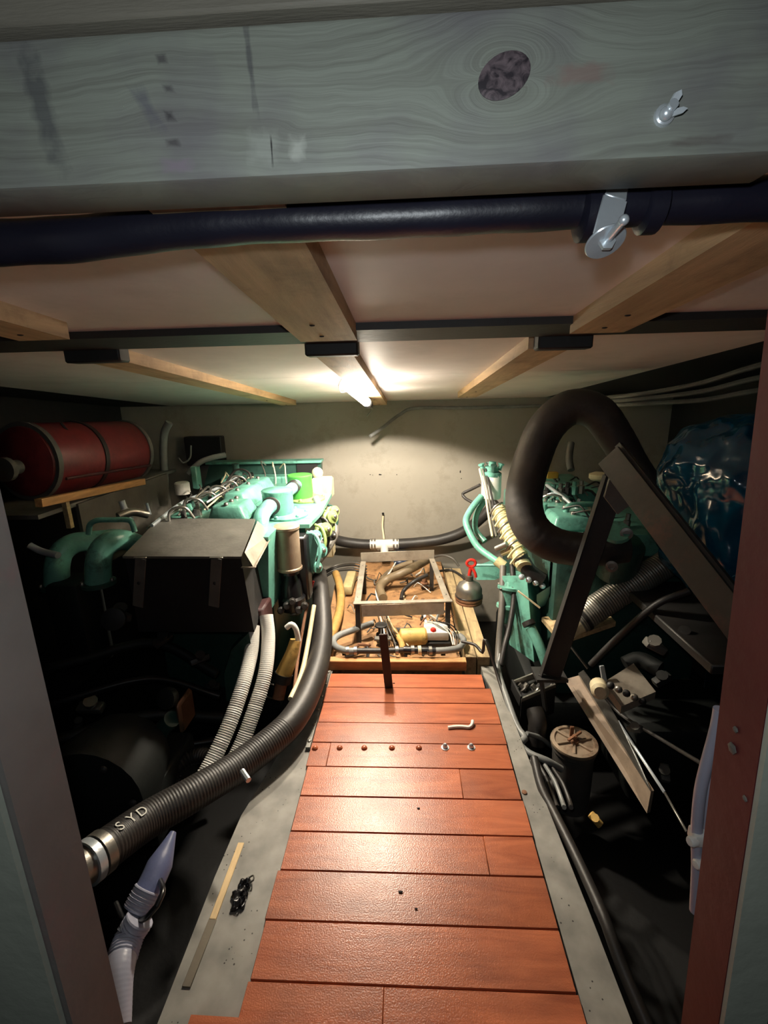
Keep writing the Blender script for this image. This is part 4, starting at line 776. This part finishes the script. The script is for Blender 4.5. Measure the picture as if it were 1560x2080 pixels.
# inboard side: sump flank, brackets, mounts
MB().hexa([AY(1035, 1310, 1.95), AY(1085, 1345, 1.82), AY(1120, 1330, 2.1), AY(1060, 1310, 2.2)], [AY(1020, 1170, 2.05), AY(1070, 1170, 1.95), AY(1110, 1160, 2.2), AY(1040, 1160, 2.3)]).build('sump_flank', TEAL, E2)
wpm = MB().lathe([(.02, -.12), (.035, -.11), (.036, -.05), (.055, -.045), (.055, -.03), (.044, -.025), (.046, .04), (.058, .044), (.058, .056), (.03, .06), (.02, .09)], AY(1034, 1215, 2.02), (.1, .2, 1), 18).build('water_pump', TEAL, E2)
for k in range(5): bolt(AY(1034, 1215, 2.02)+V((.05*cos(k*1.25), .05*sin(k*1.25)+.01, .055)), (.1, .2, 1), .008, 'pump_flange_bolt', STEEL, wpm)
MB().hexa([AY(1090, 1220, 1.9), AY(1120, 1205, 1.9), AY(1122, 1222, 1.95), AY(1094, 1236, 1.95)], [AY(1090, 1208, 1.9), AY(1118, 1190, 1.9), AY(1120, 1200, 1.95), AY(1092, 1220, 1.95)]).build('mount_bracket', TEALL, E2)
MB().box(AY(1112, 1150, 1.98), AY(1124, 1205, 2.02), .004).build('rib_plate', TEAL, E2)
MB().tube([AY(1078, 1275, 1.85), AY(1095, 1310, 1.8), AY(1110, 1350, 1.76)], .022, 12).build('engine_foot', TEAL, E2)
band(E2, AY(1074, 1266, 1.86), (AY(1095, 1310, 1.8)-AY(1078, 1275, 1.85)), .028, .02, BLACK, 'foot_clamp')
MB().bar(AY(1052, 1200, 1.9), AY(1097, 1235, 1.86), .007, .007).build('dipstick', CREAM, E2)
MB().tube([AY(1136, 1165, 1.95), AY(1146, 1185, 1.92)], .02, 12).build('hose_tail', WHITEP, E2)
MB().lathe([(.075, -.12), (.08, -.11), (.08, .03), (.06, .055), (.02, .06)], AY(1262, 1118, 1.78), (0, -.25, 1), 24).build('oil_cooler', TEALD, E2)
MB().lathe([(.05, 0), (.055, .01), (.05, .02)], AY(1250, 1085, 1.70), (-.2, -.6, 1), 16).build('cooler_lug', TEAL, E2)
for px, py in [(1242, 1148), (1272, 1082)]: MB().lathe([(.020, 0), (.022, .01), (.022, .022), (.012, .023), (.012, .012)], AY(px, py, 1.68), (-.4, -1, .1), 16).build('cooler_plug', STEEL, E2)

tag(MB().hexa([AY(1100, 1262, 1.9), AY(1140, 1310, 1.72), AY(1250, 1272, 1.72), AY(1225, 1245, 1.9)], [p+V((0, 0, .02)) for p in [AY(1100, 1262, 1.9), AY(1140, 1310, 1.72), AY(1250, 1272, 1.72), AY(1225, 1245, 1.9)]]).build('step_board', WOODB), 'small worn wooden board between right engine and slanting leg', 'board')
tag(MB().prism([AY(965, 1150, 2.7), AY(1005, 1150, 2.7), AY(1005, 1178, 2.65), AY(968, 1178, 2.65)], (.12, .1, 0)).build('green_box', TEAL), 'teal box behind the red tap handle at the bulkhead', 'box')
hose('green_rod', 'pale teal rod running right from the red tap handle', [AY(965, 1148, 2.6), AY(1012, 1148, 2.55)], .009, TEALL, 'rod')
# thick black exhaust hose arching over
xh = thing('exhaust_hose', 'very thick black hose arching up to the ceiling beside the right engine', 'hose', AY(1100, 1100, 2.0))
xp = [AY(1270, 1112, 1.74), AY(1195, 1116, 1.74), AY(1125, 1106, 1.75), AY(1078, 1070, 1.78), AY(1064, 1010, 1.83), AY(1082, 930, 1.88), AY(1112, 865, 1.88), AY(1160, 828, 1.87), AY(1212, 838, 1.85), AY(1252, 890, 1.83), AY(1290, 955, 1.82), AY(1340, 1025, 1.82)]
MB().tube(xp, .07, 28, .012, rf=lambda t, d: .060+.013*sin(pi*min(1, t*1.2))+.0005*sin(d*160)).build('hose_body', mat('hose_matt', (50, 46, 43), .62, dirt=(88, 80, 70), damt=.3), xh)
band(xh, xp[1], xp[1]-xp[0], .070, .02, DSTEEL)
# slanting trestle
tr = thing('trestle', 'dark steel trestle of two slanting flat legs under the blue wrapped tank', 'trestle', AY(1110, 1375, 1.62))
a, b = AY(1252, 965, 1.62), AY(1118, 1372, 1.62)
MB().bar(a, b, .075, .008, (.25, 1, 0)).build('leg', DSTEEL, tr); MB().bar(a+V((-.038, -.0, 0)), b+V((-.038, -.0, 0)), .005, .03, (0, 1, 0)).build('leg_flange', DSTEEL, tr)
c, d_ = AY(1236, 925, 1.58), AY(1535, 1316, 1.10)
MB().bar(c, d_, .085, .012, (.5, 1, .3)).build('leg', COAT, tr); MB().bar(c+V((.03, .0, .035)), d_+V((.03, .0, .035)), .022, .02, (.5, 1, .3)).build('leg_edge', COAT, tr)
MB().prism([AY(1245, 950, 1.575), AY(1300, 1010, 1.56), AY(1255, 1045, 1.57), AY(1228, 1010, 1.585)], (0, .012, 0)).build('gusset', GUARD, tr)
bolt(AY(1245, 955, 1.57), (0, -1, 0), .012, 'pivot_bolt', STEEL, tr, .012)
MB().prism([b+V((-.06, -.03, 0)), b+V((.06, -.03, 0)), b+V((.06, .06, 0)), b+V((-.06, .06, 0))], (0, 0, -.012)).build('foot_plate', DSTEEL, tr)
MB().bar(AY(1098, 1370, 1.62), AY(1108, 1445, 1.60), .014, .014).build('foot_stud', DSTEEL, tr)
# blue wrapped tank
from mathutils import noise
bt = thing('water_tank', 'bulky tank wrapped in shiny crumpled dark blue film at the right', 'tank', (1.18, 1.55, .50))
m = MB(); m.box((.82, 1.18, .46), (1.62, 1.72, 1.10), .22, 7)
bmesh.ops.subdivide_edges(m.bm, edges=list(m.bm.edges), cuts=9, use_grid_fill=True)
m.disp(lambda c, n: n*(.030*noise.noise(c*5.5)+.016*noise.noise(c*14+V((3, 1, 7)))+.007*noise.noise(c*32)))
m.disp(lambda c, n: V((max(0, (.86-c.z))*.20, 0, 0)) if c.x < 1.3 else V((0, 0, 0)))
m.build('wrapped_body', BLUEP, bt, 60)
for k in range(6):
    y = 1.24+.07*k; MB().tube([(.865+.012*k, 1.19, .70+.05*k), (.95+.04*k, 1.175, .74+.045*k), (1.05+.03*k, 1.18, .70+.05*k)], .008, 8, rf=lambda t, d: .002+.007*sin(pi*t)).build('film_fold', BLUEP, bt)
tag(MB().box((.86, 1.2, .395), (1.74, 1.80, .425), .004).build('tank_shelf', DSTEEL), 'dark steel shelf under the blue wrapped tank', 'shelf')
for k in range(3): hose('overhead_cable', ['lowest', 'middle', 'highest'][k]+' of three grey cables under the dark ceiling above the blue tank', [AY(1150, 826-5*k, 2.35), AY(1270, 822-9*k, 2.0), AY(1340, 818-12*k, 1.9), AY(1430, 812-18*k, 1.75), AY(1520, 796-24*k, 1.6), AY(1640, 778-30*k, 1.45)], .009, GUARD, 'cable', 8, 'overhead cables')
# galvanised flexible duct
fd = thing('flex_duct', 'galvanised corrugated duct slanting behind the trestle legs', 'duct', AY(1190, 1250, 1.68))
dp = [AY(1172, 1262, 1.72), AY(1200, 1243, 1.73), AY(1260, 1203, 1.75), AY(1345, 1150, 1.78), AY(1400, 1117, 1.79)]
MB().tube(dp, .052, 26, .0022, rf=lambda t, d: .053+.0010*sin(d*620)).build('duct', CORR, fd)
band(fd, dp[0].lerp(dp[1], .4), dp[1]-dp[0], .057, .014, BLACK); MB().lathe([(.05, 0), (.046, .02), (.046, .05)], dp[0], dp[0]-dp[1], 20).build('duct_spigot', CREAM, fd)
# engine bed rail, plates
rl = thing('engine_bed', 'taupe faced steel engine bed rail slanting forward on the right', 'rail', AY(1250, 1560, 1.4))
A1, A2, A3, A4 = AY(1148, 1372, 1.72), AY(1158, 1392, 1.71), AY(1312, 1648, 1.22), AY(1322, 1600, 1.23)
MB().prism([AY(1146, 1380, 1.72), AY(1175, 1372, 1.72), AY(1322, 1608, 1.23), AY(1314, 1652, 1.22)], (.012, .004, .0)).build('web', mat('taupe_paint', (142, 124, 106), .55, dirt=(96, 80, 66)), rl)
MB().prism([AY(1175, 1372, 1.72), AY(1186, 1365, 1.72), AY(1240, 1440, 1.55), AY(1290, 1530, 1.38), AY(1320, 1606, 1.23)], (.0, .004, .008)).build('flange', STEEL, rl)
MB().prism([AY(1225, 1480, 1.50), AY(1245, 1470, 1.50), AY(1298, 1540, 1.36), AY(1288, 1556, 1.36)], (.01, .01, -.004)).build('green_plate', TEALD, rl)
MB().bar(AY(1145, 1295, 1.72), AY(1194, 1358, 1.66), .01, .006).build('edge_rod', STEEL, rl); MB().bar(AY(1255, 1465, 1.5), AY(1350, 1610, 1.2), .006, .01).build('edge_rod', CHROME, rl); MB().bar(AY(1350, 1610, 1.2), AY(1395, 1690, 1.06), .006, .006).build('edge_rod', STEEL, rl)
# sea strainer
ss = thing('sea_strainer', 'cylindrical sea strainer with a rusty spoked lid below the right girder', 'strainer', (.605, 1.48, -.42))
q = AY(1166, 1508, 1.48)
MB().lathe([(.06, -.28), (.072, -.27), (.074, -.03), (.080, -.024), (.080, -.006)], q, (0, 0, 1), 32).build('body', mat('strainer_grey', (84, 80, 76), .45, dirt=(50, 46, 42)), ss)
ld = MB().lathe([(.083, -.006), (.085, 0), (.083, .007), (.070, .009), (.067, .003), (.004, .003)], q, (0, 0, 1), 36).build('lid', mat('lid_metal', (150, 132, 112), .5, metal=.3, dirt=(104, 66, 42), damt=.7, dscale=16), ss)
for k in range(6):
    a = k*pi/3+.2; MB().bar(q+V((cos(a)*.012, sin(a)*.012, .006)), q+V((cos(a)*.07, sin(a)*.07, .006)), .009, .009).build('spoke', MATS['lid_metal'], ld)
MB().lathe([(.018, .003), (.018, .014), (.008, .016), (.008, .03), (.003, .032)], q, (0, 0, 1), 12).build('spindle', RUST, ld)
MB().bar(q+V((-.03, -.02, .026)), q+V((.03, .02, .030)), .009, .009).build('tee_handle', RUST, ld)
MB().bar(q+V((.0, .03, .0)), q+V((.0, .03, .045)), .014, .008, (0, 1, 0)).build('lid_lug', RUST, ld)
MB().tube([q+V((-.06, -.02, -.16)), q+V((-.12, -.08, -.2)), q+V((-.15, -.2, -.3))], .03, 14).build('inlet', BLACK, ss)
# pipes and cables along the right girder
for k, (lab, pts_, r, m_, cat) in enumerate([
    ('dark cable drooping from the bearers to the right girder, inner', [AY(938, 1303, 1.9), AY(965, 1310, 1.86), AY(980, 1325, 1.82), AY(984, 1300, 1.80), AY(992, 1312, 1.78), AY(1010, 1370, 1.72), AY(1030, 1430, 1.6), AY(1055, 1500, 1.45)], .007, BLACK, 'cable'),
    ('pale grey pipe running along the outer edge of the right girder', [AY(1018, 1330, 1.82), AY(1012, 1362, 1.76), AY(1030, 1420, 1.62), AY(1050, 1475, 1.5), AY(1066, 1500, 1.44), AY(1050, 1510, 1.42)], .013, GREYH, 'pipe'),
    ('stiff dark pipe standing up along the right engine sump', [AY(1022, 1150, 2.1), AY(1020, 1230, 1.98), AY(1014, 1310, 1.88), AY(1012, 1362, 1.78)], .016, GREYD, 'pipe'),
    ('dark hose standing between the sump and the steel pipe', [AY(1040, 1140, 2.08), AY(1044, 1210, 1.98), AY(1036, 1270, 1.9), AY(1026, 1310, 1.84), AY(1017, 1352, 1.78)], .013, BLACK, 'hose'),
    ('pale grey pipe bending out to the sea strainer', [AY(1050, 1508, 1.42), AY(1075, 1530, 1.37), AY(1110, 1545, 1.34), AY(1140, 1562, 1.34)], .012, GREYH, 'pipe'),
    ('thin pale hose behind the sea strainer lid', [AY(1070, 1490, 1.5), AY(1100, 1500, 1.52), AY(1130, 1525, 1.55)], .009, GREYH, 'hose'),
    ('black cable bundle hanging below the right girder', [AY(1085, 1540, 1.3), AY(1100, 1600, 1.2), AY(1125, 1650, 1.12), AY(1170, 1740, .98), AY(1225, 1860, .82), AY(1262, 1960, .74), AY(1330, 2120, .64)], .014, BLACK, 'cable'),
    ('bright dented pipe low beside the right girder', [AY(1215, 1845, .86), AY(1240, 1900, .80), AY(1262, 1965, .75)], .012, STEEL, 'pipe'),
    ('thin dark cable crossing the right side below the blue tank', [AY(1215, 1400, 1.6), AY(1260, 1450, 1.5), AY(1340, 1500, 1.3), AY(1440, 1560, 1.05)], .006, BLACK, 'cable'),
    ('dark slanting strut under the corrugated duct', [AY(1200, 1350, 1.62), AY(1250, 1300, 1.58), AY(1330, 1230, 1.52), AY(1400, 1200, 1.5)], .012, DSTEEL, 'strut'),
    ('thin black tube curling at the left rim of the white filter', [AY(975, 985, 2.62), AY(955, 995, 2.66), AY(940, 1003, 2.68), AY(945, 1012, 2.66), AY(962, 1022, 2.6)], .009, BLACK, 'tube')]):
    hose({'cable': 'cable', 'pipe': 'steel_pipe', 'hose': 'rubber_hose', 'strut': 'strut', 'tube': 'fuel_tube'}[cat], lab, pts_, r, m_, cat, 10)
for k in range(4): hose('cable', ['first', 'second', 'third', 'fourth'][k]+' from the girder of the slim cables below the sea strainer', [AY(1078+14*k, 1545+4*k, 1.33), AY(1095+16*k, 1580+4*k, 1.27), AY(1110+16*k, 1622+3*k, 1.2), AY(1118+14*k, 1640, 1.16)], .007, [GREYD, BLACK, GREYH, BLACK][k], 'cable', 8, 'slim cables by the strainer')
# black tray with odds and ends
ty = thing('parts_tray', 'open black tray with loose fittings below the trestle leg', 'tray', AY(1085, 1420, 1.66))
tp = [AY(1040, 1390, 1.70), AY(1112, 1362, 1.78), AY(1128, 1395, 1.68), AY(1058, 1425, 1.60)]
MB().prism([p+V((0, 0, -.03)) for p in tp], (0, 0, .004)).build('tray_base', GUARDD, ty)
for i in range(4): MB().bar(tp[i], tp[(i+1) % 4], .008, .05 if i % 2 else .03).build('tray_wall', [STEEL, GUARDD, STEEL, GUARDD][i], ty)
MB().prism([tp[3]+V((0, -.006, .0)), tp[2]+V((0, -.006, .0)), tp[2]+V((0, -.006, -.12)), tp[3]+V((0, -.006, -.12))], (0, .004, 0)).build('tray_front', GUARDD, ty)
for k in range(5):
    q = tp[0].lerp(tp[2], .2+.15*k)+V((.01*(-1)**k, 0, -.022)); tag(MB().lathe([(.014, 0), (.016, .006), (.01, .01), (.01, .03), (.004, .032)], q, (.6*(-1)**k, .3, .6), 8).build('loose_fitting', [STEEL, GREYD, DSTEEL][k % 3]), ['first', 'second', 'third', 'fourth', 'last'][k]+' loose fitting from the left in the open black tray', 'fitting', 'loose fittings in the tray')
tag(MB().tube([AY(1085, 1440, 1.6), AY(1092, 1470, 1.56), AY(1088, 1510, 1.54)], .035, 16).build('oil_filter', BLACK), 'black cylinder hanging below the parts tray', 'filter')
# dim machinery at the right
t = thing('gearbox', 'dim gearbox with pale casting in the dark right side, beyond the engine bed', 'gearbox', (.92, 1.5, -.2))
MB().box((.80, 1.42, -.3), (1.2, 1.75, .02), .03, 2).build('gear_case', GDARK, t)
MB().hexa([AY(1225, 1400, 1.5), AY(1285, 1362, 1.55), AY(1330, 1420, 1.45), AY(1260, 1450, 1.42)], [p+V((0, 0, .03)) for p in [AY(1225, 1400, 1.5), AY(1285, 1362, 1.55), AY(1330, 1420, 1.45), AY(1260, 1450, 1.42)]]).build('top_casting', ALU, t)
MB().lathe([(.02, 0), (.03, .01), (.03, .06), (.02, .07)], AY(1215, 1390, 1.5), (-.3, -1, .2), 16).build('shaft_seal', CREAM, t)
MB().bar(AY(1222, 1352, 1.52), AY(1228, 1385, 1.5), .016, .01, (0, 1, 0)).build('linkage', CHROME, t)
for k in range(5): bolt(AY(1240+16*k, 1392+8*k, 1.44), (-.2, -1, .5), .013, 'case_bolt', STEEL if k % 2 else DSTEEL, t, .014)
MB().tube([AY(1270, 1350, 1.6), AY(1300, 1340, 1.6), AY(1340, 1360, 1.55)], .03, 14).build('oil_pipe', GDARK, t)
for k, (px, py, s, m_) in enumerate([(1330, 1312, .035, GUARD), (1390, 1290, .03, DSTEEL), (1290, 1480, .025, GUARD), (1345, 1380, .03, GDARK), (1350, 1570, .03, GUARD), (1210, 1665, .02, AMBER)]):
    q = AY(px, py, 1.4 if k != 5 else 1.15); tt = thing('pipe_fitting', ['grey fitting just below the corrugated duct', 'dull fitting nearest the red post, below the duct', 'grey fitting just above the taupe engine bed', 'dark fitting beyond the pale gearbox casting', 'grey fitting low, near the end of the engine bed', 'small brass fitting low in the dark right bilge'][k], 'fitting', q)
    mm = M.Translation(q)@M.Rotation(k*1.1, 4, 'Z')@M.Rotation(.5, 4, 'Y')
    MB().box((-s, -s*.5, -s*.4), (s, s*.5, s*.4), s*.15, 2, mm).build('body', m_, tt); MB().lathe([(s*.4, 0), (s*.4, s*.7), (s*.6, s*.72), (s*.6, s), (s*.2, s)], q, (-.4, -.5, 1), 10).build('union', m_, tt)
tag(MB().box((1.22, 1.0, -.45), (1.68, 1.75, .30), .03, 2).build('battery_box', mat('navy_box', (20, 26, 36), .35)), 'large very dark navy box at the right, under the tank shelf', 'box')
# white tubes and clips at the right post
wt = [AY(1462, 1440, .50), AY(1455, 1480, .50), AY(1436, 1550, .50), AY(1422, 1610, .50), AY(1415, 1690, .50), AY(1416, 1760, .50), AY(1412, 1850, .50)]
hose('pvc_tube', 'pale lavender plastic tube, outer one, clipped beside the red post', wt, .0070, LAV, 'tube', 14)
hose('pvc_tube', 'pale lavender plastic tube, inner one, half hidden by the red post', [p+V((.016, .004, 0)) for p in wt], .0070, LAV, 'tube', 14)
for k, (px, py) in enumerate([(1412, 1702), (1424, 1748)]):
    q = AY(px, py, .497); t = thing('pipe_clip', ['upper', 'lower'][k]+' white plastic pipe clip beside the red post', 'clip', q, 'white pipe clips')
    MB().box(q+V((-.004, -.008, -.008)), q+V((.03, .012, .010)), .003, 2).build('clip_body', WHITEP, t)
    MB().lathe([(.0065, 0), (.0065, .008), (.005, .010), (.002, .0105)], q+V((-.002, -.004, 0)), (-1, -.3, .1), 12).build('clip_ear', WHITEP, t)

# ------------------------------------------------------------------ small things on the walkway
st = thing('wood_stick', 'flat wooden stick lying on the left grey girder, its near end coloured as in shadow', 'stick', AZ(430, 1860, -.012))
a, b, c = AZ(490, 1712, -.010), AZ(432, 1868, -.010), AZ(378, 2006, -.010)
MB().bar(a, b, .017, .004).build('lit_length', STICK, st); MB().bar(b, c, .019, .004).build('shaded_length', STICK_SHADE, st)  # near length carries the shadow across the stick as darker colour
rg = thing('oily_rag', 'crumpled black oily scrap on the left grey girder beside the stick', 'scrap', AZ(488, 1818, -.012))
m = MB(); m.ball(AZ(488, 1820, -.008), .028, 4, (.7, 1.3, .22)); m.disp(lambda c, n: n*(.011*noise.noise(c*70)+.006*noise.noise(c*160))); m.build('scrap', BLACKG, rg, 60)
for k in range(4):
    q = AZ(478+9*k, 1842-16*k, -.002); MB().tube([q, q+V((.012, .004, .006)), q+V((.006, .018, .002)), q+V((-.008, .014, -.004))], .0022, 6, .004).build('wire_scrap', STEEL if k == 3 else BLACKG, rg)
hose('white_clip', 'small white bent plastic clip lying on the orange planks', [AZ(910, 1478, .005), AZ(925, 1476, .006), AZ(940, 1476, .006), AZ(953, 1477, .006), AZ(959, 1471, .010), AZ(960, 1464, .012)], .006, WHITEP, 'clip', 8, step=.006)
for k, (px, py, s) in enumerate([(850, 1642, .004), (813, 1812, .005), (845, 1846, .003), (800, 1388, .004)]):
    q = AZ(px, py, .001); tag(MB().prism([q+V((s*cos(a)*(1+.4*sin(3*a+k)), s*.6*sin(a)*(1+.4*cos(2*a)), 0)) for a in [i*pi/5 for i in range(10)]], (0, 0, .002)).build('grit', DARKHOLE),
        ['dark speck of grit below the domed nuts', 'dark curled speck of grit on the middle planks', 'tiny dark speck right of the curled speck', 'dark speck beside the foot of the iron bar'][k], 'grit')
